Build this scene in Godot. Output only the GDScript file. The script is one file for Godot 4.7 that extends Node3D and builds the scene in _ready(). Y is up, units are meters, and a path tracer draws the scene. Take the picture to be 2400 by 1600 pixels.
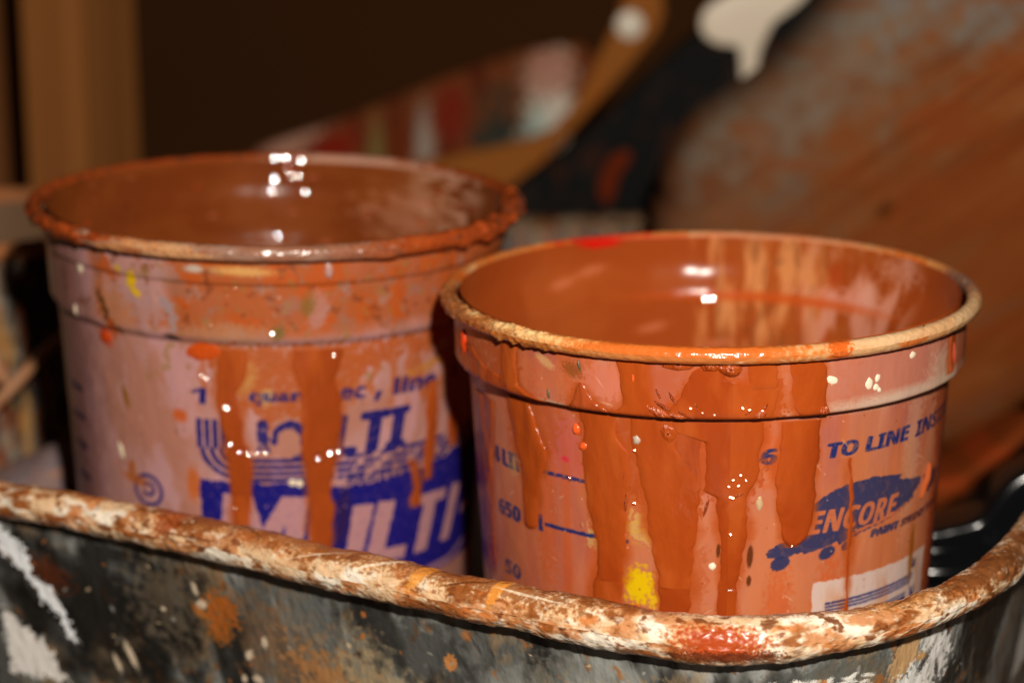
extends Node3D
# Two paint-caked plastic mixing buckets standing in a splattered black tub, lit by a camera flash.

const PINK := Color8(188, 112, 88)
const PAINT := Color8(170, 72, 23)
const RUST := Color8(158, 64, 26)
const INK := Color8(30, 44, 104)

# ------------------------------------------------------------------ paint canvas
class Canvas:
	var w: int
	var h: int
	var d: PackedByteArray
	var octaves := 4
	var gain := 0.5
	var shear := 0.0
	func _init(w_: int, h_: int, c: Color) -> void:
		w = w_; h = h_
		var im := Image.create(w, h, false, Image.FORMAT_RGB8)
		im.fill(c)
		d = im.get_data()
	func mixpx(j: int, cr: int, cg: int, cb: int, a: int) -> void:
		d[j] += ((cr - d[j]) * a) >> 8
		d[j + 1] += ((cg - d[j + 1]) * a) >> 8
		d[j + 2] += ((cb - d[j + 2]) * a) >> 8
	# a colour wherever a noise field lies between lo and hi; ax / ay stretch it
	func wash(sd: int, freq: float, ax: float, ay: float, col: Color, lo: float, hi: float, amax: float, x0 := 0, y0 := 0, x1 := 100000, y1 := 100000) -> void:
		var n := FastNoiseLite.new()
		n.seed = sd; n.noise_type = FastNoiseLite.TYPE_SIMPLEX_SMOOTH; n.frequency = freq; n.fractal_octaves = octaves; n.fractal_gain = gain
		var im := n.get_image(maxi(4, int(w / ax)), maxi(4, int(h / ay)), false, false, true)
		im.resize(w, h, Image.INTERPOLATE_CUBIC)
		var b := im.get_data()
		var lut := PackedInt32Array()
		lut.resize(256)
		for i in 256:
			lut[i] = int(smoothstep(lo, hi, i / 255.0) * amax * 256.0)
		var cr := col.r8; var cg := col.g8; var cb := col.b8
		x1 = mini(x1, w); y1 = mini(y1, h)
		x0 = maxi(x0, 0); y0 = maxi(y0, 0)
		var fade := 26.0
		for y in range(y0, y1):
			var ey := 1.0
			if y0 > 0: ey = minf(ey, (y - y0) / fade)
			if y1 < h: ey = minf(ey, (y1 - y) / fade)
			var sh := int(y * shear)
			for x in range(x0, x1):
				var a := lut[b[y * w + (posmod(x + sh, w) if sh != 0 else x)]]
				if a == 0: continue
				var e := ey
				if x0 > 0 and x - x0 < fade: e *= (x - x0) / fade
				if x1 < w and x1 - x < fade: e *= (x1 - x) / fade
				if e < 1.0: a = int(a * e)
				var j := (y * w + x) * 3
				d[j] += ((cr - d[j]) * a) >> 8
				d[j + 1] += ((cg - d[j + 1]) * a) >> 8
				d[j + 2] += ((cb - d[j + 2]) * a) >> 8
	func blob(cx: float, cy: float, rx: float, ry: float, rot: float, col: Color, a: float, soft := 0.15, jag := 0.25, sd := 1) -> void:
		var n := FastNoiseLite.new()
		n.seed = sd; n.frequency = 2.2 / maxf(4.0, minf(rx, ry)); n.fractal_octaves = 3
		var m := maxf(rx, ry) * (1.2 + jag)
		var c := cos(rot); var s := sin(rot)
		for y in range(maxi(0, int(cy - m)), mini(h, int(cy + m) + 1)):
			for x in range(maxi(0, int(cx - m)), mini(w, int(cx + m) + 1)):
				var u := ((x - cx) * c + (y - cy) * s) / rx
				var v := (-(x - cx) * s + (y - cy) * c) / ry
				var q := sqrt(u * u + v * v)
				if q > 1.2 + jag: continue
				q += jag * n.get_noise_2d(x, y) * 1.6
				var k := clampf((1.0 - q) / soft + 0.5, 0.0, 1.0) * a
				if k > 0.004: mixpx((y * w + x) * 3, col.r8, col.g8, col.b8, int(k * 256))
	func poly(p: PackedVector2Array, col: Color, a: float, jag := 0.0, sd := 1, wear := 0.0) -> void:
		var n := FastNoiseLite.new()
		n.seed = sd; n.frequency = 0.07; n.fractal_octaves = 3
		var lo := p[0]; var hi := p[0]
		for q in p:
			lo = lo.min(q); hi = hi.max(q)
		for y in range(maxi(0, int(lo.y - jag)), mini(h, int(hi.y + jag) + 2)):
			for x in range(maxi(0, int(lo.x - jag)), mini(w, int(hi.x + jag) + 2)):
				var k := 0
				var o := Vector2.ZERO
				if jag > 0.0: o = Vector2(n.get_noise_2d(x, y), n.get_noise_2d(x + 400, y)) * jag * 1.7
				for q in [Vector2(0.25, 0.3), Vector2(0.75, 0.2), Vector2(0.3, 0.8), Vector2(0.8, 0.7)]:
					if Geometry2D.is_point_in_polygon(Vector2(x, y) + q + o, p): k += 1
				if k == 0: continue
				var kk := k * 0.25 * a
				if wear > 0.0: kk *= 1.0 - wear * smoothstep(0.12, 0.4, n.get_noise_2d(x * 0.8 + 90, y * 0.8))
				mixpx((y * w + x) * 3, col.r8, col.g8, col.b8, int(kk * 256))
	# the thin, uneven film of paint that a run leaves round itself
	func film(q: PackedVector2Array, wid: PackedFloat32Array, col: Color, a: float, spread: float, sd: int) -> void:
		var n := FastNoiseLite.new()
		n.seed = sd; n.frequency = 0.03; n.fractal_octaves = 3
		for k in q.size() - 1:
			for y in range(maxi(0, int(q[k].y)), mini(h, int(q[k + 1].y) + 1)):
				var f := (y - q[k].y) / maxf(0.5, q[k + 1].y - q[k].y)
				var c := lerpf(q[k].x, q[k + 1].x, f)
				var hw := lerpf(wid[k], wid[k + 1], f)
				for x in range(maxi(0, int(c - hw - spread * 2.0)), mini(w, int(c + hw + spread * 2.0))):
					var e := hw + spread * (0.5 + 1.4 * n.get_noise_2d(x * 0.6, y * 0.35)) - absf(x - c)
					var kk := smoothstep(-9.0, 12.0, e) * a
					if kk > 0.01: mixpx((y * w + x) * 3, col.r8, col.g8, col.b8, int(kk * 256))
	# print: letters of a TextMesh laid flat into the box (x, y = top left), sheared by slant
	func text(what: String, box: Rect2, slant: float, col: Color, a := 1.0, wear := 0.0, turn := 0.0, fat := 0.0, sd := 5) -> void:
		var f := SystemFont.new()
		f.font_names = PackedStringArray(["Droid Sans"])
		f.font_weight = 700
		var t := TextMesh.new()
		t.text = what; t.font = f; t.font_size = 48; t.pixel_size = 0.02; t.depth = 0.0; t.curve_step = 1.0
		var ar := t.get_mesh_arrays()
		var vs: PackedVector3Array = ar[Mesh.ARRAY_VERTEX]
		var ix: PackedInt32Array = ar[Mesh.ARRAY_INDEX]
		if vs.is_empty(): return
		var lo := vs[0]; var hi := vs[0]
		for v in vs:
			lo = lo.min(v); hi = hi.max(v)
		var q := PackedVector2Array()
		for v in vs:
			var u := (v - lo) / (hi - lo).max(Vector3.ONE * 1e-6)
			var pt := Vector2(u.x * box.size.x + (u.y - 0.5) * slant * box.size.y, (1.0 - u.y) * box.size.y)
			if turn != 0.0: pt = (pt - box.size / 2).rotated(turn) + box.size / 2
			q.append(box.position + pt)
		var mask := {}
		var shifts := [Vector2.ZERO]
		if fat > 0.0: shifts = [Vector2(fat, 0), Vector2(-fat, 0), Vector2(fat * 0.5, fat * 0.35), Vector2(-fat * 0.5, -fat * 0.35), Vector2(0, 0)]
		for ii in range(0, ix.size() * shifts.size(), 3):
			var i := ii % ix.size()
			var off: Vector2 = shifts[ii / ix.size()]
			var A := q[ix[i]] + off; var B := q[ix[i + 1]] + off; var C := q[ix[i + 2]] + off
			var area := (B - A).cross(C - A)
			if absf(area) < 1e-4: continue
			for y in range(maxi(0, int(minf(A.y, minf(B.y, C.y)))), mini(h, int(maxf(A.y, maxf(B.y, C.y))) + 1)):
				for x in range(maxi(0, int(minf(A.x, minf(B.x, C.x)))), mini(w, int(maxf(A.x, maxf(B.x, C.x))) + 1)):
					var k := 0
					for s in 9:
						var P := Vector2(x + (s % 3) / 3.0 + 0.17, y + (s / 3) / 3.0 + 0.17)
						var e1 := (B - A).cross(P - A) * signf(area)
						var e2 := (C - B).cross(P - B) * signf(area)
						var e3 := (A - C).cross(P - C) * signf(area)
						if e1 >= 0 and e2 >= 0 and e3 >= 0: k += 1
					if k: mask[y * w + x] = maxi(mask.get(y * w + x, 0), k) if off != Vector2.ZERO else mask.get(y * w + x, 0) + k
		var n := FastNoiseLite.new()
		n.seed = sd; n.frequency = 0.09; n.fractal_octaves = 3
		for key in mask:
			var kk := minf(1.0, mask[key] / 9.0) * a
			if wear > 0.0: kk *= 1.0 - wear * smoothstep(0.08, 0.32, n.get_noise_2d(key % w, key / w))
			mixpx(key * 3, col.r8, col.g8, col.b8, int(kk * 256))
	func texture() -> ImageTexture:
		return ImageTexture.create_from_image(Image.create_from_data(w, h, false, Image.FORMAT_RGB8, d))

# ------------------------------------------------------------------ helpers
var rng := RandomNumberGenerator.new()

func relief(w: int, h: int, sd: int, freq: float, ax := 1.0, ay := 1.0, oct := 4) -> ImageTexture:
	var n := FastNoiseLite.new()
	n.seed = sd; n.frequency = freq; n.fractal_octaves = oct; n.noise_type = FastNoiseLite.TYPE_SIMPLEX_SMOOTH
	var im := n.get_image(int(w / ax), int(h / ay), false, false, true)
	im.resize(w, h, Image.INTERPOLATE_CUBIC)
	return ImageTexture.create_from_image(im)

func mat(c: Color, rough: float, tex: Texture2D = null, bump: Texture2D = null, cm := 0.0, spec := 0.5) -> StandardMaterial3D:
	var m := StandardMaterial3D.new()
	m.albedo_color = c; m.roughness = rough; m.metallic_specular = spec
	if tex:
		m.albedo_texture = tex
	if bump:
		m.heightmap_enabled = true; m.heightmap_texture = bump; m.heightmap_scale = cm
	return m

# a smooth sheet of quads from rows of points; du x dv looks outward
func sheet(P: Array[PackedVector3Array], T: Array[PackedVector2Array], closed := false) -> ArrayMesh:
	var nv := P.size(); var nu := P[0].size()
	var v := PackedVector3Array(); var nn := PackedVector3Array(); var uv := PackedVector2Array(); var ix := PackedInt32Array()
	for j in nv:
		for i in nu:
			var il := i - 1 if i > 0 else (nu - 2 if closed else 0)
			var ir := i + 1 if i < nu - 1 else (1 if closed else nu - 1)
			var du := P[j][ir] - P[j][il]
			var dv := P[mini(j + 1, nv - 1)][i] - P[maxi(j - 1, 0)][i]
			var c := du.cross(dv)
			v.append(P[j][i]); nn.append(c.normalized() if c.length_squared() > 1e-20 else Vector3.UP); uv.append(T[j][i])
	for j in nv - 1:
		for i in nu - 1:
			var a := j * nu + i
			ix.append_array([a, a + nu + 1, a + 1, a, a + nu, a + nu + 1])
	var ar := []
	ar.resize(Mesh.ARRAY_MAX)
	ar[Mesh.ARRAY_VERTEX] = v; ar[Mesh.ARRAY_NORMAL] = nn; ar[Mesh.ARRAY_TEX_UV] = uv; ar[Mesh.ARRAY_INDEX] = ix
	var m := ArrayMesh.new()
	m.add_surface_from_arrays(Mesh.PRIMITIVE_TRIANGLES, ar)
	return m

func put(called: String, mesh: Mesh, m: Material, parent: Node3D = self) -> MeshInstance3D:
	var o := MeshInstance3D.new()
	o.name = called; o.mesh = mesh; o.material_override = m
	parent.add_child(o, true)
	return o

func numbered(called: String, parent: Node3D) -> String:
	var k := 0
	var s := called
	while parent.has_node(s):
		k += 1
		s = "%s_%03d" % [called, k]
	return s

func part(called: String, mesh: Mesh, m: Material, parent: Node3D) -> MeshInstance3D:
	return put(numbered(called, parent), mesh, m, parent)

func thing(called: String, label: String, category: String, at := Vector3.ZERO, group := "") -> Node3D:
	var o := Node3D.new()
	o.name = numbered(called, self)
	add_child(o)
	o.position = at
	tag(o, label, category, group)
	return o

func tag(o: Node, label: String, category: String, group := "") -> void:
	o.set_meta("label", label); o.set_meta("category", category)
	if group: o.set_meta("group", group)

func struct(o: Node) -> void:
	o.set_meta("kind", "structure")

# a flat outline (x, y pairs) given real thickness t behind z = 0, with a small chamfer
func slab(xy: Array, t: float, bevel := 0.0012) -> ArrayMesh:
	var p := PackedVector2Array()
	for i in range(0, xy.size(), 2): p.append(Vector2(xy[i], xy[i + 1]))
	if Geometry2D.is_polygon_clockwise(p): p.reverse()
	var s := PackedVector2Array()
	for k in p.size():
		s.append(p[k])
	var lo := p[0]; var hi := p[0]
	for q in p:
		lo = lo.min(q); hi = hi.max(q)
	var inner := PackedVector2Array()
	var np := p.size()
	for k in np:
		var e1 := (p[k] - p[(k + np - 1) % np]).normalized()
		var e2 := (p[(k + 1) % np] - p[k]).normalized()
		var nrm := (Vector2(-e1.y, e1.x) + Vector2(-e2.y, e2.x)).normalized()
		inner.append(p[k] + nrm * bevel)
	var st := SurfaceTool.new()
	st.begin(Mesh.PRIMITIVE_TRIANGLES)
	st.set_smooth_group(-1)
	var add := func(a: Vector3, b: Vector3, c: Vector3) -> void:
		for q in [a, c, b]:
			st.set_uv(Vector2((q.x - lo.x) / (hi.x - lo.x), 1.0 - (q.y - lo.y) / (hi.y - lo.y)))
			st.add_vertex(q)
	var tri := Geometry2D.triangulate_polygon(inner)
	for k in range(0, tri.size(), 3):
		var a := inner[tri[k]]; var b := inner[tri[k + 1]]; var c := inner[tri[k + 2]]
		if (b - a).cross(c - a) < 0:
			var x := b
			b = c; c = x
		add.call(Vector3(a.x, a.y, 0), Vector3(b.x, b.y, 0), Vector3(c.x, c.y, 0))
		add.call(Vector3(a.x, a.y, -t), Vector3(c.x, c.y, -t), Vector3(b.x, b.y, -t))
	for k in np:
		var n := (k + 1) % np
		var r := [[Vector3(inner[k].x, inner[k].y, 0), Vector3(inner[n].x, inner[n].y, 0)], [Vector3(p[k].x, p[k].y, -bevel), Vector3(p[n].x, p[n].y, -bevel)], [Vector3(p[k].x, p[k].y, -t + bevel), Vector3(p[n].x, p[n].y, -t + bevel)], [Vector3(inner[k].x, inner[k].y, -t), Vector3(inner[n].x, inner[n].y, -t)]]
		for q in 3:
			add.call(r[q][0], r[q + 1][0], r[q + 1][1])
			add.call(r[q][0], r[q + 1][1], r[q][1])
	st.generate_normals()
	return st.commit()

# an outline filled out to a rounded body: tf deep towards the front, tb behind
func cushion(xy: Array, tf: float, tb: float, rough := 0.0, sd := 3, power := 3.0, smooth := 4) -> ArrayMesh:
	var c := Curve3D.new()
	var n := xy.size() / 2
	var mid := Vector2.ZERO
	for i in n: mid += Vector2(xy[2 * i], xy[2 * i + 1]) / n
	var ring := PackedVector2Array()
	for i in n:
		var p0 := Vector2(xy[2 * ((i + n - 1) % n)], xy[2 * ((i + n - 1) % n) + 1])
		var p1 := Vector2(xy[2 * i], xy[2 * i + 1])
		var p2 := Vector2(xy[2 * ((i + 1) % n)], xy[2 * ((i + 1) % n) + 1])
		var p3 := Vector2(xy[2 * ((i + 2) % n)], xy[2 * ((i + 2) % n) + 1])
		for k in smooth: ring.append(p1.cubic_interpolate(p2, p0, p3, k / float(smooth)))
	if Geometry2D.is_polygon_clockwise(ring): ring.reverse()
	ring.append(ring[0])
	var lo := ring[0]; var hi := ring[0]
	for q in ring:
		lo = lo.min(q); hi = hi.max(q)
	var nz := FastNoiseLite.new()
	nz.seed = sd; nz.frequency = 18.0; nz.fractal_octaves = 3
	var P: Array[PackedVector3Array] = []; var T: Array[PackedVector2Array] = []
	var m := 20
	for side in [-1, 1]:
		for j in m + 1:
			var a := PI / 2 * j / float(m)
			var rho: float = sin(a) if side < 0 else cos(a)
			if side > 0 and j == 0: continue
			var dz: float = pow(maxf(0.0, 1.0 - pow(rho, power)), 1.0 / power) * (-tb if side < 0 else tf)
			var row := PackedVector3Array(); var tr := PackedVector2Array()
			for q in ring:
				var v := mid + (q - mid) * rho
				row.append(Vector3(v.x, v.y, dz + (rough * nz.get_noise_2d(v.x, v.y) * (1.0 - rho * rho) if side > 0 else 0.0)))
				tr.append(Vector2((v.x - lo.x) / (hi.x - lo.x), 1.0 - (v.y - lo.y) / (hi.y - lo.y)))
			P.append(row); T.append(tr)
	return sheet(P, T, true)

func tube(pts: PackedVector3Array, r: float) -> ArrayMesh:
	var P: Array[PackedVector3Array] = []; var T: Array[PackedVector2Array] = []
	for i in pts.size():
		var t := (pts[mini(i + 1, pts.size() - 1)] - pts[maxi(i - 1, 0)]).normalized()
		var b := t.cross(Vector3(0.13, 0.2, 0.97)).normalized()
		var n := b.cross(t)
		var row := PackedVector3Array(); var tr := PackedVector2Array()
		var rr := r if i > 0 and i < pts.size() - 1 else 0.0
		for k in 13:
			var a := TAU * k / 12.0
			row.append(pts[i] + (n * cos(a) + b * sin(a)) * rr); tr.append(Vector2(k / 12.0, i * 0.1))
		P.append(row); T.append(tr)
	return sheet(P, T, true)

# ------------------------------------------------------------------ buckets
func rad(prof: Array, h: float) -> float:
	for i in prof.size() - 1:
		if h <= prof[i + 1][0]:
			return lerpf(prof[i][1], prof[i + 1][1], clampf((h - prof[i][0]) / (prof[i + 1][0] - prof[i][0]), 0, 1))
	return prof[-1][1]

func turn_uv(th: float) -> float:   # front 240 degrees run 0..1, the back mirrors on
	if absf(th) <= 120.0: return (th + 120.0) / 240.0
	return 1.0 - (th - 120.0) / 240.0 if th > 0 else (-120.0 - th) / 240.0

func lathe(hs: Array, radius: Callable, H: float, nu: int, inward := false, bump := 0.0, sd := 1) -> ArrayMesh:
	var P: Array[PackedVector3Array] = []; var T: Array[PackedVector2Array] = []
	var nz := FastNoiseLite.new()
	nz.seed = sd; nz.frequency = 60.0; nz.fractal_octaves = 3
	for h in hs:
		var row := PackedVector3Array(); var tr := PackedVector2Array()
		for i in nu + 1:
			var th := -180.0 + 360.0 * i / nu
			if inward: th = -th
			var r: float = radius.call(h)
			var s := sin(deg_to_rad(th)); var c := cos(deg_to_rad(th))
			if bump > 0.0: r += bump * nz.get_noise_3d(s * 0.08, h, c * 0.08)
			row.append(Vector3(r * s, h, r * c)); tr.append(Vector2(turn_uv(th), (H - h) / H))
		P.append(row); T.append(tr)
	return sheet(P, T, true)

# a run of paint down the wall: rows of [height mm, left degree, right degree]
func drip_mesh(rows: Array, prof: Array, thick: float, sd: int, blunt := false) -> ArrayMesh:
	var nz := FastNoiseLite.new()
	nz.seed = sd; nz.frequency = 0.16; nz.fractal_octaves = 3
	var n := rows.size() / 3
	var top: float = rows[0]; var bottom: float = rows[3 * (n - 1)]
	var steps := maxi(10, int((top - bottom) / 0.7))
	var P: Array[PackedVector3Array] = []; var T: Array[PackedVector2Array] = []
	var m := 22
	for j in steps + 1:
		var f := j / float(steps)
		f = f if f < 0.85 else 0.85 + 0.15 * sin((f - 0.85) / 0.15 * PI / 2)
		var h: float = lerpf(top, bottom, f)
		var k := 0
		while k < n - 2 and rows[3 * (k + 1)] > h: k += 1
		var q := clampf((rows[3 * k] - h) / maxf(0.01, rows[3 * k] - rows[3 * k + 3]), 0, 1)
		q = q * q * (3 - 2 * q) * 0.6 + q * 0.4
		var l: float = lerpf(rows[3 * k + 1], rows[3 * k + 4], q) + nz.get_noise_2d(h, 3.0) * 0.55
		var r: float = lerpf(rows[3 * k + 2], rows[3 * k + 5], q) + nz.get_noise_2d(h, 93.0) * 0.55
		var mid := (l + r) / 2; var half := (r - l) / 2
		var width := half * 1.27 * 2
		var tip := bottom + minf(width * 0.45, (top - bottom) * 0.5)
		if h < tip and not blunt: half *= sqrt(maxf(0.0, 1.0 - pow((tip - h) / (tip - bottom), 2.2)))
		var endk := clampf((h - bottom) / 1.4, 0, 1)
		var row := PackedVector3Array(); var tr := PackedVector2Array()
		for i in m + 1:
			var x := -1.0 + 2.0 * i / m
			x = sin(x * PI / 2)
			var th := mid + half * x
			var edge := (1.0 - absf(x)) * half * 1.27      # mm from the edge
			var dome := sqrt(clampf(1.0 - pow(1.0 - minf(edge / 1.9, 1.0), 2.0), 0, 1))
			var t := thick * dome * (0.85 + 0.35 * nz.get_noise_2d(th * 0.7, h * 0.3)) * (0.25 + 0.75 * sqrt(endk)) - 0.05
			t += clampf(1.0 - (h - bottom) / 5.0, 0, 1) * dome * 0.6 * thick
			var rr: float = rad(prof, h / 1000.0) + t / 1000.0
			row.append(Vector3(rr * sin(deg_to_rad(th)), h / 1000.0, rr * cos(deg_to_rad(th)))); tr.append(Vector2(th / 60.0, -h / 75.0))
		P.append(row); T.append(tr)
	P.reverse(); T.reverse()
	return sheet(P, T)

# a dab lying on the wall: an oval dome
func dab_mesh(th: float, h: float, wmm: float, hmm: float, rot: float, thick: float, prof: Array, sd: int) -> ArrayMesh:
	var nz := FastNoiseLite.new()
	nz.seed = sd; nz.frequency = 0.9
	var P: Array[PackedVector3Array] = []; var T: Array[PackedVector2Array] = []
	for j in 6:
		var rho := cos(j / 5.0 * PI / 2)
		var row := PackedVector3Array(); var tr := PackedVector2Array()
		for i in 17:
			var a := TAU * i / 16.0
			var k := 1.0 + 0.3 * nz.get_noise_2d(cos(a) * 1.5 + sd, sin(a) * 1.5)
			var q := Vector2(cos(a) * wmm / 2, sin(a) * hmm / 2).rotated(rot) * rho * k
			var hh := (h + q.y) / 1000.0
			var r := rad(prof, hh) + (thick * sqrt(maxf(0.0, 1.0 - rho * rho)) * (1.0 + 0.35 * nz.get_noise_2d(q.x * 0.22 + sd, q.y * 0.22)) - 0.04) / 1000.0
			var t2 := deg_to_rad(th) + q.x / (r * 1000.0)
			row.append(Vector3(r * sin(t2), hh, r * cos(t2))); tr.append(Vector2(0.5 + q.x * 0.1, 0.5 + q.y * 0.1))
		P.append(row); T.append(tr)
	return sheet(P, T, true)

func rim_mesh(R: float, a: float, b: float, h: float, lump: Callable) -> ArrayMesh:
	var P: Array[PackedVector3Array] = []; var T: Array[PackedVector2Array] = []
	var nu := 900; var nv := 20
	for j in nv + 1:
		var ph := TAU * j / nv
		var row := PackedVector3Array(); var tr := PackedVector2Array()
		for i in nu + 1:
			var th := -180.0 + 360.0 * i / nu
			var k: float = lump.call(th, ph)
			var r := R + (a + k) * cos(ph)
			row.append(Vector3(r * sin(deg_to_rad(th)), h + (b + k) * sin(ph), r * cos(deg_to_rad(th))))
			tr.append(Vector2((th + 180.0) / 360.0, j / float(nv)))
		P.append(row); T.append(tr)
	return sheet(P, T, true)

# a glossy bead that throws the flash back: flat oval whose pole looks half way between lens and flash
func bead(bucket: Node3D, th: float, h: float, prof: Array, off: float, amm: float, Rmm: float, m: Material) -> void:
	var r := rad(prof, h / 1000.0) + off
	var lp := Vector3(r * sin(deg_to_rad(th)), h / 1000.0, r * cos(deg_to_rad(th)))
	var wp := bucket.transform * lp
	var nrm := ((LENS - wp).normalized() + (FLASH - wp).normalized()).normalized()
	var z := (bucket.transform.basis.inverse() * nrm).normalized()
	var o := MeshInstance3D.new()
	o.name = numbered("paint_droplet", bucket)
	o.mesh = BEAD; o.material_override = m
	var x := Vector3.UP.cross(z).normalized()
	var c := amm * amm / Rmm
	var st := rng.randf_range(0.75, 1.9) if off > 0.0 else 1.0
	x = x.rotated(z, rng.randf_range(-1.2, 1.2) if off > 0.0 else 0.0)
	o.transform = Transform3D(Basis(x * amm * st, z.cross(x) * amm * rng.randf_range(0.8, 1.1), z * c) * 0.001, lp + z * 0.0002)
	bucket.add_child(o, true)

const LENS := Vector3(0, 0.3012, 0)
const FLASH := Vector3(0.06, 0.43, 0.0)
var BEAD := SphereMesh.new()

# ------------------------------------------------------------------ tub outline (plan), closed
var TUB := PackedVector2Array([Vector2(-.36, -.775), Vector2(-.25, -.7155), Vector2(-.1661, -.6722), Vector2(-.114, -.6445), Vector2(-.0447, -.6012), Vector2(-.002, -.576), Vector2(.0423, -.5532), Vector2(.0656, -.5498), Vector2(.086, -.5554), Vector2(.1075, -.5655), Vector2(.1324, -.5889), Vector2(.1556, -.6262), Vector2(.19, -.70), Vector2(.25, -.83), Vector2(.31, -.98), Vector2(.31, -1.09), Vector2(.24, -1.14), Vector2(.0338, -1.1306), Vector2(-.12, -1.10), Vector2(-.20, -1.085), Vector2(-.25, -1.055), Vector2(-.38, -.98), Vector2(-.43, -.87)])
var TUB_R := [.0056, .0056, .0056, .0061, .0065, .0064, .0069, .0068, .0056, .0052, .0054, .0060, .0060, .006, .006, .006, .006, .006, .006, .006, .006, .006, .006]

func _ready() -> void:
	rng.seed = 11
	# ---------------- camera
	var cam := Camera3D.new()
	cam.name = "camera"
	add_child(cam)
	var at := CameraAttributesPhysical.new()
	at.frustum_focal_length = 76.5
	at.frustum_focus_distance = 0.604
	at.frustum_near = 0.05
	at.frustum_far = 30.0
	at.exposure_aperture = 6.6
	cam.attributes = at
	cam.fov = 17.83
	cam.near = 0.05
	cam.far = 30.0
	cam.position = LENS
	cam.rotation_degrees = Vector3(-14.1, 0, 0)
	cam.current = true
	# ---------------- surroundings: a dim room
	var we := WorldEnvironment.new()
	we.name = "environment"
	var e := Environment.new()
	e.background_mode = Environment.BG_COLOR
	e.background_color = Color(0.010, 0.008, 0.007).linear_to_srgb()
	e.tonemap_mode = Environment.TONE_MAPPER_LINEAR
	e.tonemap_exposure = 1.08
	e.sdfgi_enabled = true
	e.ssao_enabled = true
	e.ssil_enabled = true
	we.environment = e
	add_child(we)
	# ---------------- the camera's flash, up and to the right of the lens
	var flash := SpotLight3D.new()
	flash.name = "flash"
	add_child(flash)
	flash.position = FLASH
	flash.look_at(Vector3(0.0, 0.08, -0.68))
	flash.light_energy = 0.66
	flash.light_color = Color(1.0, 0.965, 0.91)
	flash.light_size = 0.012
	flash.spot_angle = 42.0
	flash.spot_angle_attenuation = 0.6
	flash.spot_range = 8.0
	flash.spot_attenuation = 2.0
	flash.shadow_enabled = true
	BEAD.radius = 1.0; BEAD.height = 2.0; BEAD.radial_segments = 24; BEAD.rings = 12

	setting()
	tub()
	right_bucket()
	left_bucket()
	background()

# ------------------------------------------------------------------ setting
func setting() -> void:
	var wood := Canvas.new(512, 512, Color8(74, 58, 46))
	wood.wash(3, 0.02, 8.0, 1.0, Color8(42, 32, 26), 0.4, 0.8, 0.8)
	wood.wash(4, 0.05, 1.0, 1.0, Color8(110, 96, 84), 0.6, 0.9, 0.6)
	var top := BoxMesh.new()
	top.size = Vector3(2.4, 0.04, 1.35)
	var b := put("workbench_top", top, mat(Color.WHITE, 0.7, wood.texture()))
	b.position = Vector3(0, -0.03, -0.775)
	struct(b)
	var wall := BoxMesh.new()
	wall.size = Vector3(6, 3, 0.1)
	var plaster := Canvas.new(256, 256, Color8(116, 72, 40))
	plaster.wash(8, 0.01, 1, 1, Color8(92, 58, 36), 0.4, 0.7, 0.8)
	var w := put("back_wall", wall, mat(Color.WHITE, 0.9, plaster.texture(), null, 0.0, 0.15))
	w.position = Vector3(0, 0.6, -2.4)
	var ground := BoxMesh.new()
	ground.size = Vector3(6, 0.1, 6)
	var g := put("floor", ground, mat(Color8(96, 78, 62), 0.8))
	g.position = Vector3(0, -0.95, -0.4)
	struct(g)
	struct(w)

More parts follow.
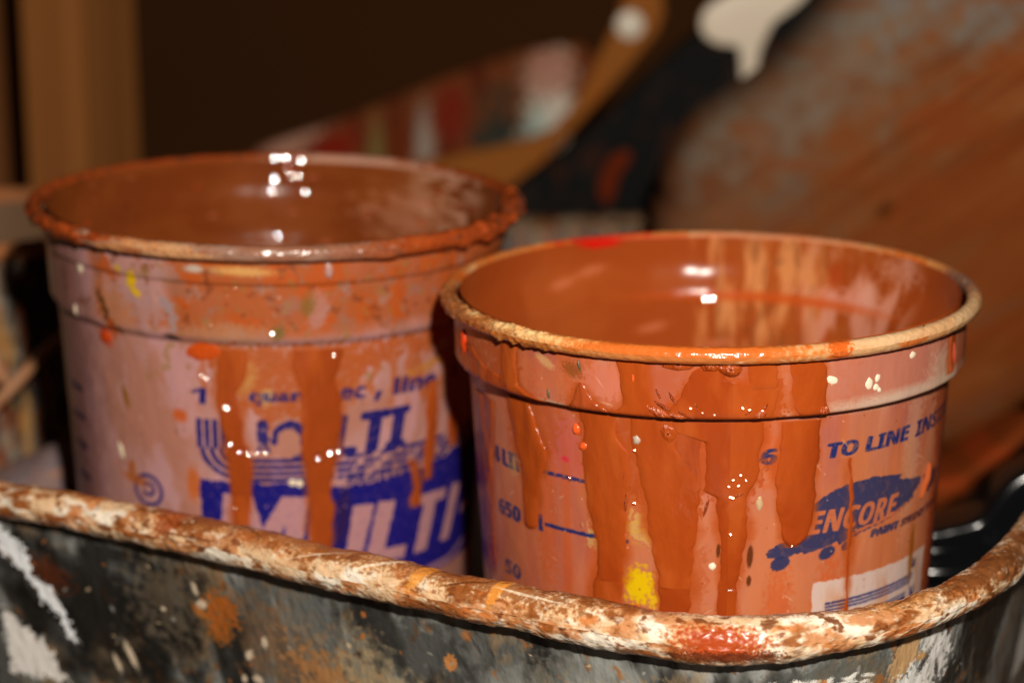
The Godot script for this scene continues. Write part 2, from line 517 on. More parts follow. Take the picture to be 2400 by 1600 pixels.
# ------------------------------------------------------------------ the tub
func tub() -> void:
	var n := TUB.size()
	var path: Array[Vector2] = []; var rr: Array[float] = []; var S: Array[float] = []
	var s := 0.0
	for i in n:
		var cuts := 40 if i >= 1 and i <= 12 else 14
		for k in cuts:
			var f := k / float(cuts)
			path.append(TUB[i].cubic_interpolate(TUB[(i + 1) % n], TUB[(i + n - 1) % n], TUB[(i + 2) % n], f))
			rr.append(lerpf(TUB_R[i], TUB_R[(i + 1) % n], f))
	path.append(path[0]); rr.append(rr[0])
	var zero := 0.0
	for i in path.size():
		if i > 0: s += path[i].distance_to(path[i - 1])
		S.append(s)
		if path[i].is_equal_approx(TUB[2]): zero = s
	var nrm: Array[Vector2] = []
	var L := path.size() - 1
	for i in path.size():
		var t := (path[(i + 1) % L] - path[(i + L - 1) % L]).normalized()
		nrm.append(Vector2(-t.y, t.x))        # outward: (x, z), front edge runs to +x, out is +z
	var o := thing("paint_tub", "black tub with paint-crusted cream rim and splattered wall holding both buckets", "tub", Vector3(0, 0, 0))
	# rim
	var nz := FastNoiseLite.new()
	nz.seed = 21; nz.frequency = 45.0; nz.fractal_octaves = 4
	var nz2 := FastNoiseLite.new()
	nz2.seed = 22; nz2.frequency = 260.0; nz2.fractal_octaves = 3
	var P: Array[PackedVector3Array] = []; var T: Array[PackedVector2Array] = []
	var nv := 40
	for j in nv + 1:
		var a := TAU * j / nv
		var row := PackedVector3Array(); var tr := PackedVector2Array()
		for i in path.size():
			var c := path[i]
			var e := Vector3(nrm[i].x, 0, nrm[i].y)
			var p0 := Vector3(c.x, 0.08, c.y) + (e * cos(a) + Vector3.UP * sin(a)) * rr[i]
			var k := rr[i] + 0.0009 * nz.get_noise_3dv(p0) + 0.0004 * nz2.get_noise_3dv(p0)
			row.append(Vector3(c.x, 0.08, c.y) + (e * cos(a) + Vector3.UP * sin(a)) * k)
			tr.append(Vector2((S[i] - zero) / 0.42, fposmod(0.75 - j / float(nv), 1.0) if false else 1.0 - j / float(nv)))
		P.append(row); T.append(tr)
	var rc := Canvas.new(2048, 208, Color8(230, 190, 148))
	rc.octaves = 5; rc.gain = 0.55
	rc.wash(34, 0.009, 1.5, 1.0, Color8(250, 236, 216), 0.46, 0.66, 0.95)
	rc.wash(31, 0.010, 1.4, 1.0, Color8(198, 128, 78), 0.50, 0.68, 0.85)
	rc.wash(32, 0.010, 1.5, 1.0, Color8(146, 80, 36), 0.55, 0.70, 0.9)
	rc.wash(33, 0.022, 1.3, 1.0, Color8(112, 56, 24), 0.62, 0.74, 0.8)
	rc.wash(36, 0.014, 2.0, 1.0, Color8(206, 112, 50), 0.64, 0.78, 0.7)
	rc.octaves = 3; rc.gain = 0.5
	rc.wash(39, 0.05, 1.6, 1.0, Color8(254, 244, 226), 0.58, 0.80, 0.6)
	rc.wash(37, 0.06, 1.6, 1.0, Color8(104, 56, 30), 0.68, 0.86, 0.5)
	# brown upper side here and there, named dabs along the front
	for q in [[0.455, 44, 130, 26, Color8(146, 80, 34), 0.8], [0.40, 56, 90, 16, Color8(150, 88, 44), 0.7], [0.20, 56, 100, 16, Color8(138, 70, 28), 0.7], [0.07, 58, 70, 14, Color8(150, 80, 34), 0.8], [0.30, 48, 150, 20, Color8(150, 84, 40), 0.7], [0.25, 30, 40, 12, Color8(160, 84, 36), 0.6], [0.82, 40, 110, 26, Color8(122, 72, 38), 0.75], [0.90, 30, 90, 34, Color8(106, 64, 36), 0.7], [0.74, 50, 70, 16, Color8(176, 108, 50), 0.7], [0.52, 60, 90, 14, Color8(120, 66, 32), 0.7], [0.66, 58, 110, 10, Color8(140, 84, 46), 0.6]]:
		rc.blob(q[0] * 2048, 208 - q[1], q[2], q[3], 0.03, q[4], q[5], 0.8, 0.7, int(q[0] * 900))
	rc.blob(0.606 * 2048, 208 - 12, 54, 19, 0.02, Color8(170, 62, 18), 0.9, 0.6, 0.45, 77)
	rc.blob(0.606 * 2048, 208 - 204, 50, 12, 0.02, Color8(186, 66, 20), 0.85, 0.5, 0.4, 78)
	rc.blob(0.61 * 2048, 208 - 196, 60, 9, -0.03, Color8(96, 42, 20), 0.8, 0.4, 0.5, 79)
	rc.blob(0.17 * 2048, 208 - 60, 24, 70, 0.1, Color8(150, 58, 18), 0.7, 0.4, 0.4, 80)
	rc.blob(0.455 * 2048, 208 - 60, 9, 60, 0.25, Color8(232, 148, 58), 0.8, 0.3, 0.2, 81)
	rc.blob(0.395 * 2048, 208 - 60, 12, 60, 0.35, Color8(236, 152, 62), 0.8, 0.3, 0.2, 82)
	rc.blob(0.565 * 2048, 208 - 70, 46, 12, 0.05, Color8(222, 120, 112), 0.7, 0.4, 0.4, 83)
	for k in 26:   # stray hairs and drip lines of old paint
		rc.blob(rng.randf() * 2048, rng.randf() * 208, rng.randf_range(20, 70), rng.randf_range(1.2, 2.6), rng.randf_range(-0.6, 0.6), [Color8(92, 46, 20), Color8(250, 236, 214)][k % 2], 0.7, 0.6, 0.3, 400 + k)
	var rb := relief(2048, 208, 41, 0.045, 1.3, 1.0, 3)
	var rm := mat(Color.WHITE, 0.3, rc.texture(), rb, 0.05, 0.5)
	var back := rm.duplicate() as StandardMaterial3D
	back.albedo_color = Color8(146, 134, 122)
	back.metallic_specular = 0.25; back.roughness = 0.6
	var first := 14 + 11 * 40 + 14 * 2          # front run ends past the right-hand corner
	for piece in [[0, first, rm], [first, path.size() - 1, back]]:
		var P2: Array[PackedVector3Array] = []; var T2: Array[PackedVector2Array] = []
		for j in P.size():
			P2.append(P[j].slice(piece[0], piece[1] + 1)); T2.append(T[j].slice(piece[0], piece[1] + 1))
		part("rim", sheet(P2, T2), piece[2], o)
	# walls
	var outer := func(i: int, h: float, inset: float) -> Vector3:
		var k := inset + (0.079 - h) * 0.13
		return Vector3(path[i].x - nrm[i].x * k, h, path[i].y - nrm[i].y * k)
	var wc := Canvas.new(1600, 400, Color8(86, 86, 83))
	wc.octaves = 4; wc.gain = 0.5
	wc.wash(51, 0.006, 1.0, 1.6, Color8(150, 152, 148), 0.36, 0.72, 0.9)
	wc.wash(52, 0.008, 1.0, 2.4, Color8(26, 24, 22), 0.56, 0.78, 0.8)
	wc.octaves = 5; wc.gain = 0.6
	wc.shear = 0.25
	wc.wash(53, 0.010, 1.0, 2.0, Color8(150, 122, 90), 0.56, 0.78, 0.7)
	wc.shear = -0.35
	wc.wash(54, 0.014, 1.0, 4.0, Color8(160, 162, 158), 0.60, 0.84, 0.55)
	wc.octaves = 4; wc.gain = 0.5
	wc.wash(55, 0.025, 1.0, 1.4, Color8(172, 98, 44), 0.72, 0.84, 0.7)
	wc.wash(57, 0.04, 1.0, 4.0, Color8(34, 31, 28), 0.66, 0.86, 0.5)
	wc.shear = 0.0
	var wx := func(sm: float) -> float: return (sm + 0.03) / 0.45 * 1600.0
	var wy := func(mm: float) -> float: return mm * 4.0
	var W := func(sm: float, mm: float, rx: float, ry: float, rot: float, col: Color, a: float, soft: float, jag: float) -> void:
		wc.blob(wx.call(sm), wy.call(mm), rx, ry, rot, col, a, soft, jag, int(sm * 5000 + mm * 7))
	W.call(0.036, 34, 130, 110, 0, Color8(18, 17, 16), 0.8, 0.9, 0.5)
	W.call(0.012, 26, 34, 20, 0.3, Color8(96, 40, 18), 0.7, 0.6, 0.6)
	W.call(0.060, 26, 46, 60, 0.2, Color8(120, 104, 84), 0.6, 0.8, 0.7)
	W.call(0.082, 26, 24, 26, 0.1, Color8(176, 92, 30), 0.9, 0.35, 0.5)
	W.call(0.080, 34, 16, 14, 0.1, Color8(172, 96, 36), 0.85, 0.35, 0.6)
	W.call(0.073, 28, 14, 7, 0.6, Color8(190, 112, 48), 0.8, 0.4, 0.5)
	W.call(0.105, 30, 60, 60, 0.4, Color8(126, 92, 64), 0.6, 0.8, 0.7)
	W.call(0.122, 38, 50, 40, 0.7, Color8(184, 126, 74), 0.75, 0.6, 0.7)
	W.call(0.140, 36, 50, 44, 0.9, Color8(170, 150, 118), 0.75, 0.5, 0.6)
	W.call(0.120, 22, 56, 40, 0.5, Color8(108, 112, 110), 0.6, 0.8, 0.6)
	W.call(0.158, 22, 60, 50, 0.3, Color8(56, 56, 54), 0.7, 0.8, 0.6)
	W.call(0.168, 24, 8, 11, 0.1, Color8(206, 132, 70), 0.9, 0.3, 0.25)
	W.call(0.200, 24, 64, 30, -0.4, Color8(128, 128, 120), 0.55, 0.8, 0.6)
	W.call(0.222, 28, 60, 26, -0.5, Color8(150, 128, 96), 0.6, 0.6, 0.8)
	W.call(0.292, 15, 90, 16, -0.05, Color8(84, 86, 82), 0.7, 0.8, 0.5)
	for k in 30:   # bright chips of white along the dented corner
		W.call(0.252 + rng.randf() * 0.052, 15.5 + rng.randf() * 6.0, rng.randf_range(2, 13), rng.randf_range(1.5, 4.0), rng.randf_range(-0.5, 0.3), Color8(232, 228, 220), 0.9, 0.4, 0.6)
	W.call(0.318, 15, 18, 34, 0.5, Color8(204, 160, 110), 0.9, 0.2, 0.25)
	W.call(0.332, 14, 22, 22, 0.3, Color8(226, 222, 216), 0.95, 0.3, 0.6)
	W.call(0.334, 21, 30, 32, 0.2, Color8(232, 228, 224), 0.95, 0.25, 0.6)
	W.call(0.322, 25, 26, 20, -0.3, Color8(236, 234, 230), 0.95, 0.25, 0.7)
	W.call(0.328, 19, 5, 16, 0.6, Color8(60, 58, 56), 0.9, 0.4, 0.6)
	W.call(0.336, 24, 4, 14, -0.3, Color8(66, 62, 60), 0.9, 0.4, 0.6)
	W.call(0.326, 17, 10, 5, 0.2, Color8(206, 150, 88), 0.8, 0.4, 0.6)
	W.call(0.349, 10, 8, 14, 0.1, Color8(214, 208, 206), 0.8, 0.4, 0.5)
	W.call(0.375, 20, 60, 90, 0.0, Color8(30, 26, 20), 0.75, 0.8, 0.5)
	for q in [[.042, 50, 5, 20, -.35], [.036, 54, 4, 14, -.3], [.091, 39, 5, 8, .5], [.098, 33, 4, 8, .1], [.058, 30, 4, 3, 0.], [.0935, 47, 7, 6, .3], [.088, 48, 4, 6, .1], [.072, 20, 4, 9, -.3], [.074, 25, 8, 6, -.4], [.149, 45, 3, 9, .1]]:
		W.call(q[0], q[1], q[2], q[3], q[4], Color8(222, 200, 174), 0.95, 0.3, 0.5)
	for k in 90:
		W.call(rng.randf() * 0.36, 14 + rng.randf() * 50, rng.randf_range(1, 4), rng.randf_range(1, 5), rng.randf_range(-1, 1), [Color8(206, 178, 140), Color8(190, 110, 50), Color8(160, 158, 150)][k % 3], 0.8, 0.5, 0.5)
	var wp := func(a: Array) -> PackedVector2Array:
		var p := PackedVector2Array()
		for k in range(0, a.size(), 2): p.append(Vector2(wx.call(a[k]), wy.call(a[k + 1])))
		return p
	wc.poly(wp.call([-.008, 10, .0035, 18, .0066, 27, .0046, 27.5, .013, 31, .018, 42, .0212, 50, .0175, 49, .014, 41, .008, 37, .007, 34, .002, 27, -.008, 20]), Color8(246, 248, 252), 1.0, 6.0, 12)
	wc.poly(wp.call([-.010, 42, .004, 51, .009, 56, .015, 66, -.01, 66]), Color8(240, 234, 228), 1.0, 7.0, 13)
	var wall_bump := relief(1600, 400, 61, 0.05, 1.0, 2.0, 5)
	var wm := mat(Color.WHITE, 0.28, wc.texture(), wall_bump, 0.05)
	P = []; T = []
	for h in [-0.0095, 0.0, 0.015, 0.03, 0.045, 0.06, 0.07, 0.0795]:
		var row := PackedVector3Array(); var tr := PackedVector2Array()
		for i in path.size():
			row.append(outer.call(i, h, 0.0035)); tr.append(Vector2((S[i] - zero + 0.03) / 0.45, (0.08 - h) / 0.1))
		P.append(row); T.append(tr)
	put("outer_wall", sheet(P, T, true), wm, o)
	var ic := Canvas.new(1024, 192, Color8(52, 46, 40))
	ic.wash(71, 0.03, 1.0, 4.0, Color8(150, 128, 96), 0.5, 0.62, 0.8)
	ic.wash(72, 0.035, 1.0, 5.0, Color8(134, 54, 22), 0.55, 0.66, 0.85)
	ic.wash(73, 0.03, 1.0, 4.0, Color8(60, 72, 80), 0.56, 0.68, 0.7)
	ic.wash(74, 0.04, 1.0, 5.0, Color8(186, 132, 70), 0.6, 0.7, 0.8)
	P = []; T = []
	for h in [0.0795, 0.06, 0.04, 0.02, 0.0005]:
		var row := PackedVector3Array(); var tr := PackedVector2Array()
		for i in path.size():
			row.append(outer.call(i, h, 0.0062)); tr.append(Vector2((S[i] - zero) / 0.3, (0.08 - h) / 0.08))
		P.append(row); T.append(tr)
	put("inner_wall", sheet(P, T, true), mat(Color.WHITE, 0.45, ic.texture()), o)
	var fl := PackedVector2Array()
	for i in L:
		var q: Vector3 = outer.call(i, 0.0, 0.005)
		fl.append(Vector2(q.x, q.z))
	var st := SurfaceTool.new()
	st.begin(Mesh.PRIMITIVE_TRIANGLES)
	var tri := Geometry2D.triangulate_polygon(fl)
	for y in [0.0, -0.009]:
		for k in range(0, tri.size(), 3):
			var a := fl[tri[k]]; var b := fl[tri[k + 1]]; var c := fl[tri[k + 2]]
			if ((b - a).cross(c - a) > 0) == (y < 0):
				var x := b
				b = c; c = x
			for q in [a, b, c]:
				st.set_uv(q * 3.0); st.add_vertex(Vector3(q.x, y, q.y))
	st.generate_normals()
	var fc := Canvas.new(256, 256, Color8(24, 22, 20))
	fc.wash(81, 0.03, 1, 1, Color8(84, 56, 40), 0.55, 0.8, 0.8)
	put("floor_panel", st.commit(), mat(Color.WHITE, 0.4, fc.texture()), o)

# ------------------------------------------------------------------ right bucket
func right_bucket() -> void:
	var prof := [[0.0, .0683], [.1278, .0756], [.1284, .0790], [.1287, .0795], [.1292, .0797], [.150, .0802]]
	var H := 0.15
	var o := thing("mixing_bucket", "translucent plastic mixing bucket running with wet orange paint, white barcode sticker, nearer the camera", "bucket", Vector3(.063, 0.0028, -.667), "paint mixing buckets in the tub")
	o.rotation_degrees = Vector3(0.1, 0, 0.5)
	var X := func(th: float) -> float: return (th + 120.0) / 240.0 * 1536.0
	var Y := func(mm: float) -> float: return (150.0 - mm) / 150.0 * 640.0
	var c := Canvas.new(1536, 640, PINK)
	var runs := [
		[121.2, -76.8, -63.6, 110.2, -73.0, -65.8, 95.0, -73.1, -67.7, 79.7, -73.7, -68.8, 66.9, -74.9, -68.5, 62.6, -73.7, -70.3],
		[125.6, -57.2, -49.0, 120.7, -56.5, -47.7, 116.4, -55.6, -46.0, 111.9, -55.1, -44.2, 107.3, -53.6, -44.5, 102.4, -52.8, -46.7, 94.9, -52.9, -47.6, 90.1, -53.0, -47.9, 87.0, -52.7, -48.4, 85.1, -51.8, -49.5],
		[126.3, -34.3, -25.2, 121.5, -33.3, -25.7, 114.8, -33.7, -22.6, 107.8, -33.7, -21.8, 103.0, -33.4, -22.4, 98.4, -32.7, -23.4, 91.4, -31.9, -23.3, 86.7, -30.4, -23.3, 79.4, -30.6, -24.2, 71.9, -32.0, -24.7, 59.5, -33.3, -25.2],
		[126.3, -22.1, -11.9, 118.7, -21.7, -12.0, 114.2, -20.9, -9.6, 109.8, -19.9, -7.0, 102.8, -19.0, -6.2, 100.5, -18.2, -6.9, 93.4, -18.0, -6.8, 86.4, -17.0, -7.8, 79.3, -15.8, -8.1, 72.1, -15.5, -8.4, 60.4, -15.5, -9.1],
		[126.3, -12.7, 7.0, 123.2, -12.6, 7.1, 121.6, -8.0, 7.1, 120.4, -5.2, 7.1, 117.1, -4.9, 6.4, 111.9, -5.0, 6.6, 108.4, -5.4, 6.1, 105.8, -5.5, 4.7, 103.4, -2.8, 4.1, 99.0, -2.8, 4.1, 95.8, -2.3, 4.2, 90.8, -1.6, 4.2, 85.7, -1.4, 3.2, 80.6, -1.6, 2.8, 75.5, -2.1, 2.2, 60.6, -2.3, 1.9],
		[125.9, 11.3, 20.2, 116.2, 11.1, 20.3, 109.2, 10.2, 19.9, 102.2, 10.6, 19.9, 97.2, 11.4, 19.6, 93.7, 12.0, 19.5, 90.7, 12.4, 18.6, 89.0, 12.8, 17.6, 87.4, 13.7, 16.1],
		[112.6, 28.0, 28.9, 105.0, 28.9, 29.9, 96.7, 29.5, 30.3, 89.6, 29.5, 30.5, 79.2, 29.5, 30.2, 62.1, 30.1, 31.1],
		[124.0, -12.3, -6.6, 118.4, -12.3, -6.7, 113.0, -12.0, -6.4, 109.2, -11.6, -6.2, 104.6, -9.6, -6.3]]
	var collar_runs := [
		[145.2, -23.9, -17.4, 141.0, -23.2, -17.4, 136.0, -22.9, -17.2, 131.0, -22.6, -16.3, 129.2, -24.7, -15.4, 128.4, -25.6, -15.4],
		[136.4, -32.2, -31.6, 134.0, -33.0, -30.5, 131.6, -33.6, -29.2, 129.6, -34.5, -26.5, 128.4, -35.3, -25.6],
		[144.1, -5.9, -1.0, 142.1, -8.2, -1.4, 140.1, -8.9, -1.4, 138.9, -9.5, 3.0, 138.0, -9.9, 9.4, 135.1, -10.5, 9.6, 131.7, -12.5, 8.8, 129.8, -13.5, 8.4, 128.4, -13.7, 9.0],
		[145.2, 2.9, 8.7, 142.0, 3.0, 8.8, 137.2, 3.2, 9.4],
		[138.0, -76.0, -67.0, 134.0, -76.5, -62.0, 131.8, -77.0, -52.0, 130.2, -77.5, -50.3, 129.4, -76.0, -49.4, 128.5, -72.1, -49.1],
		[145.2, -54.0, -49.2, 136.3, -54.8, -49.7, 131.4, -54.9, -49.1, 129.4, -57.2, -45.5, 128.4, -54.7, -40.5],
		[145.2, 11.8, 18.2, 142.1, 11.9, 19.6, 136.0, 12.2, 19.7, 131.0, 13.1, 20.0, 128.3, 14.0, 20.7],
		[145.2, 57.5, 61.5, 141.0, 58.2, 61.6, 136.0, 58.6, 62.0, 131.0, 59.0, 61.0]]
	c.wash(101, 0.006, 1.0, 2.0, Color8(196, 112, 70), 0.40, 0.75, 0.8)
	c.wash(102, 0.008, 1.0, 2.6, Color8(174, 92, 78), 0.50, 0.75, 0.75)
	c.wash(103, 0.008, 1.0, 4.0, Color8(206, 134, 104), 0.5, 0.8, 0.6)
	c.wash(104, 0.02, 1.0, 8.0, Color8(196, 96, 50), 0.55, 0.85, 0.4)
	c.wash(105, 0.01, 1.0, 2.0, Color8(192, 88, 40), 0.6, 0.8, 0.6, 0, 0, 700, 640)
	# warmer lower right, pinker left
	c.blob(X.call(30), Y.call(80), 330, 150, 0, Color8(200, 114, 70), 0.6, 1.0, 0.4, 3)
	c.blob(X.call(-48), Y.call(85), 120, 170, 0, Color8(196, 102, 74), 0.5, 1.0, 0.3, 4)
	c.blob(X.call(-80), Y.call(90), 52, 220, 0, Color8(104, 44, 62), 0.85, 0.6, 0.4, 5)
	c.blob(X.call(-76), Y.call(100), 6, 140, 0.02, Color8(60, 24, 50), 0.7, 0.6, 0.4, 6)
	c.blob(X.call(-38), Y.call(114), 40, 40, 0, Color8(196, 88, 78), 0.7, 0.9, 0.3, 7)
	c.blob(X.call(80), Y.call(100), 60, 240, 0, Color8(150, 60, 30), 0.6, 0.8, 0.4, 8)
	# milky upper right of the collar and its pale foot
	c.blob(X.call(38), Y.call(138), 150, 34, 0, Color8(190, 118, 98), 0.75, 0.7, 0.4, 9)
	c.blob(X.call(46), Y.call(129.4), 190, 12, 0, Color8(206, 182, 162), 0.8, 0.9, 0.15, 10)
	c.blob(X.call(56), Y.call(133), 34, 30, 0.2, Color8(208, 176, 152), 0.65, 0.7, 0.4, 11)
	c.blob(X.call(50), Y.call(112), 22, 120, 0.03, Color8(212, 168, 142), 0.45, 0.8, 0.4, 12)
	c.blob(X.call(-26), Y.call(137), 40, 26, 0.0, Color8(206, 116, 92), 0.8, 0.5, 0.4, 13)
	c.blob(X.call(-44), Y.call(136), 60, 24, 0.0, Color8(200, 106, 66), 0.7, 0.7, 0.4, 14)
	c.blob(X.call(-34), Y.call(140), 14, 9, 0.3, Color8(132, 72, 30), 0.7, 0.6, 0.6, 15)
	c.blob(X.call(-41), Y.call(141), 16, 6, 0.4, Color8(214, 164, 110), 0.8, 0.5, 0.4, 16)
	c.blob(X.call(-40), Y.call(128.4), 30, 4, 0.0, Color8(206, 182, 150), 0.8, 0.5, 0.5, 17)
	# runs of thin wash down the wall
	for q in [[-45, 98, 20, 130], [-31, 70, 14, 110], [-39, 80, 9, 130], [-8, 120, 90, 26], [2, 118, 60, 50], [25, 60, 26, 90], [66, 100, 18, 160], [12, 66, 20, 60]]:
		c.blob(X.call(q[0]), Y.call(q[1]), q[2], q[3], 0.02, Color8(200, 84, 36), 0.55, 0.7, 0.5, int(q[0] * 3 + 300))
	# cream and yellow patches
	c.poly([Vector2(X.call(-33.7), Y.call(92)), Vector2(X.call(-29), Y.call(92)), Vector2(X.call(-27.5), Y.call(89.6)), Vector2(X.call(-28.5), Y.call(84)), Vector2(X.call(-33), Y.call(85))], Color8(200, 156, 96), 0.8, 9.0, 31)
	c.poly([Vector2(X.call(-23.2), Y.call(97)), Vector2(X.call(-16.4), Y.call(98)), Vector2(X.call(-16), Y.call(89)), Vector2(X.call(-18), Y.call(88)), Vector2(X.call(-24), Y.call(92))], Color8(206, 158, 92), 0.8, 9.0, 32)
	c.wash(110, 0.08, 1.0, 0.6, Color8(214, 178, 40), 0.52, 0.62, 0.5, int(X.call(-34)), int(Y.call(98)), int(X.call(-15)), int(Y.call(86)))
	c.blob(X.call(-20.5), Y.call(75), 22, 24, 0.5, Color8(226, 188, 8), 0.95, 0.5, 0.4, 33)
	c.blob(X.call(-16.6), Y.call(71), 8, 12, 0.5, Color8(226, 190, 12), 0.8, 0.5, 0.8, 34)
	c.blob(X.call(-21.3), Y.call(67.6), 7, 5, 0.2, Color8(226, 50, 20), 0.95, 0.4, 0.6, 35)
	c.blob(X.call(-38.6), Y.call(110.8), 7, 3.5, 0.1, Color8(214, 52, 66), 0.9, 0.5, 0.4, 36)
	# print: scale marks
	c.text("4 LITRE", Rect2(X.call(-65.6), Y.call(107.2), X.call(-47) - X.call(-65.6), Y.call(102.2) - Y.call(107.2)), 0.08, INK, 0.94, 0.12, 0.0, 2.8, 6)
	c.blob(X.call(-56), Y.call(104), 14, 16, 0.3, Color8(190, 142, 90), 0.6, 0.7, 0.8, 39)
	c.poly([Vector2(X.call(-47), Y.call(105.6)), Vector2(X.call(-22), Y.call(105.6)), Vector2(X.call(-22), Y.call(104.4)), Vector2(X.call(-47), Y.call(104.4))], INK, 0.9, 0.8, 40, 0.5)
	c.text("650", Rect2(X.call(-64.6), Y.call(90.4), X.call(-54.6) - X.call(-64.6), Y.call(85.4) - Y.call(90.4)), 0.12, INK, 0.92, 0.4, 0.0, 2.0, 7)
	c.poly([Vector2(X.call(-47.9), Y.call(90.8)), Vector2(X.call(-46.4), Y.call(90.8)), Vector2(X.call(-46.4), Y.call(85.6)), Vector2(X.call(-47.9), Y.call(85.6))], INK, 0.9, 0.8, 41, 0.3)
	c.poly([Vector2(X.call(-45.6), Y.call(88.9)), Vector2(X.call(-22.6), Y.call(88.9)), Vector2(X.call(-22.6), Y.call(87.7)), Vector2(X.call(-45.6), Y.call(87.7))], INK, 0.95, 0.8, 42, 0.25)
	c.text("946", Rect2(X.call(-0.6), Y.call(118.0), X.call(10.4) - X.call(-0.6), Y.call(113.4) - Y.call(118.0)), 0.15, INK, 0.95, 0.0, 0.0, 2.0, 8)
	c.text("TO LINE", Rect2(X.call(22.4), Y.call(117.9), X.call(47.4) - X.call(22.4), Y.call(113.5) - Y.call(117.9)), 0.2, INK, 0.95, 0.4, 0.0, 2.0, 9)
	c.text("INSIDE", Rect2(X.call(51.0), Y.call(117.9), X.call(74.0) - X.call(51.0), Y.call(113.3) - Y.call(117.9)), 0.2, Color8(34, 34, 92), 0.9, 0.4, 0.0, 2.0, 10)
	c.text("50", Rect2(X.call(-63), Y.call(71), X.call(-56) - X.call(-63), Y.call(66.4) - Y.call(71)), 0.12, INK, 0.7, 0.7, 0.0, 2.0, 11)
	# oval emblem
	var logo := func(a: Array) -> PackedVector2Array:
		var p := PackedVector2Array()
		for k in range(0, a.size(), 2): p.append(Vector2(X.call(a[k]), Y.call(a[k + 1])))
		return p
	var navy := Color8(46, 51, 92)
	c.poly(logo.call([9, 84.6, 8.6, 86, 11.2, 88.2, 15.6, 91.2, 12.4, 90.6, 12.2, 91.6, 15, 93.2, 13.6, 93.4, 14, 94.6, 17.6, 96.6, 16.4, 96.6, 17.2, 98, 21, 101.0, 25, 103.4, 30, 104.8, 35.5, 105.0, 41, 104.0, 46, 103.0, 45.2, 101.8, 50, 100.4, 56, 99.2, 55.4, 97.0, 52, 95, 52.4, 93.6, 47, 91.6, 41, 89.8, 34, 88.4, 28.8, 87.0, 27.0, 86.0, 26.6, 87.2, 23, 86.0, 18, 84.6, 17.4, 85.4, 12, 83.8]), navy, 0.92, 1.2, 44, 0.15)
	for q in [[12.1, 82.6, 15, 9], [23.8, 84.2, 14, 8], [29.2, 85.4, 10, 6]]:
		c.blob(X.call(q[0]), Y.call(q[1]), q[2], q[3], -0.25, navy, 0.92, 0.15, 0.1, 45)
	c.poly(logo.call([29.8, 88.2, 34, 88.9, 41, 90.0, 48, 92.0, 54, 95.0, 47, 92.4, 40, 90.9, 33, 89.8]), Color8(204, 106, 62), 0.9, 1.0, 46)
	c.text("ENCORE", Rect2(X.call(19.4), Y.call(97.4), X.call(44.8) - X.call(19.4), Y.call(90.6) - Y.call(97.4)), 0.32, Color8(198, 108, 70), 0.98, 0.1, 0.0, 1.3, 12)
	c.text("PAINT", Rect2(X.call(36.8), Y.call(88.2), X.call(46.4) - X.call(36.8), Y.call(85.9) - Y.call(88.2)), 0.25, navy, 0.95, 0.3, 0.0, 2.0, 13)
	c.text("SUNDRY TOOLS", Rect2(X.call(47.8), Y.call(88.2), X.call(70) - X.call(47.8), Y.call(85.9) - Y.call(88.2)), 0.25, Color8(70, 36, 48), 0.85, 0.5, 0.0, 2.0, 14)
	c.poly(logo.call([56.5, 99, 60, 100.5, 66, 98, 70, 98, 66, 94, 60, 92]), Color8(52, 36, 58), 0.75, 4.0, 47, 0.3)
	# sticker with bars
	c.poly(logo.call([20.6, 75.2, 62.6, 74.6, 63, 40, 20.8, 40]), Color8(214, 188, 178), 0.96, 1.2, 48)
	c.wash(111, 0.02, 1.0, 2.0, Color8(204, 142, 104), 0.55, 0.8, 0.6, int(X.call(20.8)), int(Y.call(75)), int(X.call(62.4)), int(Y.call(50)))
	var bars := [[68.2, 67.45, 24.2, 56], [67.0, 66.4, 24.2, 56], [65.9, 65.3, 24.2, 55], [63.0, 62.4, 24.2, 53], [61.9, 60.2, 24.2, 53], [59.6, 59.0, 24.2, 53]]
	for q in bars:
		c.poly(logo.call([q[2], q[0], q[3], q[0], q[3], q[1], q[2], q[1]]), Color8(34, 46, 104), 0.95, 0.3, 49)
	c.text("3", Rect2(X.call(55.2), Y.call(72.6), 14, 12), 0.0, Color8(44, 44, 84), 0.9, 0.0, PI / 2, 0.8)
	c.text("2", Rect2(X.call(55.0), Y.call(63.4), 18, 15), 0.0, Color8(44, 44, 104), 0.95, 0.0, PI / 2, 0.8)
	c.poly(logo.call([-35, 127.5, 7.4, 127.5, 7, 110, 4.5, 101, 2, 99, -2.4, 103, -4, 106, -6.2, 100, -8, 96, -12, 101, -17, 106, -21, 101, -24, 108, -28, 112, -33, 108]), Color8(172, 74, 32), 0.82, 12.0, 121, 0.35)
	c.poly(logo.call([-58, 127.5, -38, 127.5, -40, 118, -43, 109, -46, 101, -49, 96, -53, 99, -56, 112]), Color8(182, 84, 42), 0.65, 12.0, 122, 0.5)
	c.poly(logo.call([-90, 146, -49, 146, -48, 128.5, -90, 128.5]), Color8(176, 78, 34), 0.75, 12.0, 123, 0.6)
	c.poly(logo.call([-9, 140, 10, 140, 11, 128.4, -15, 128.4]), Color8(172, 74, 30), 0.85, 8.0, 124, 0.2)
	c.poly(logo.call([-34, 134, -24, 132, -16, 146, 4, 146, 9, 128.4, -38, 128.4]), Color8(178, 82, 40), 0.45, 12.0, 125, 0.5)
	c.poly(logo.call([-16, 90, -5, 88, -6, 60, -16, 60]), Color8(178, 82, 40), 0.5, 10.0, 126, 0.4)
	c.poly(logo.call([58, 128, 90, 128, 86, 50, 64, 50, 66, 100]), Color8(150, 58, 26), 0.55, 10.0, 127, 0.4)
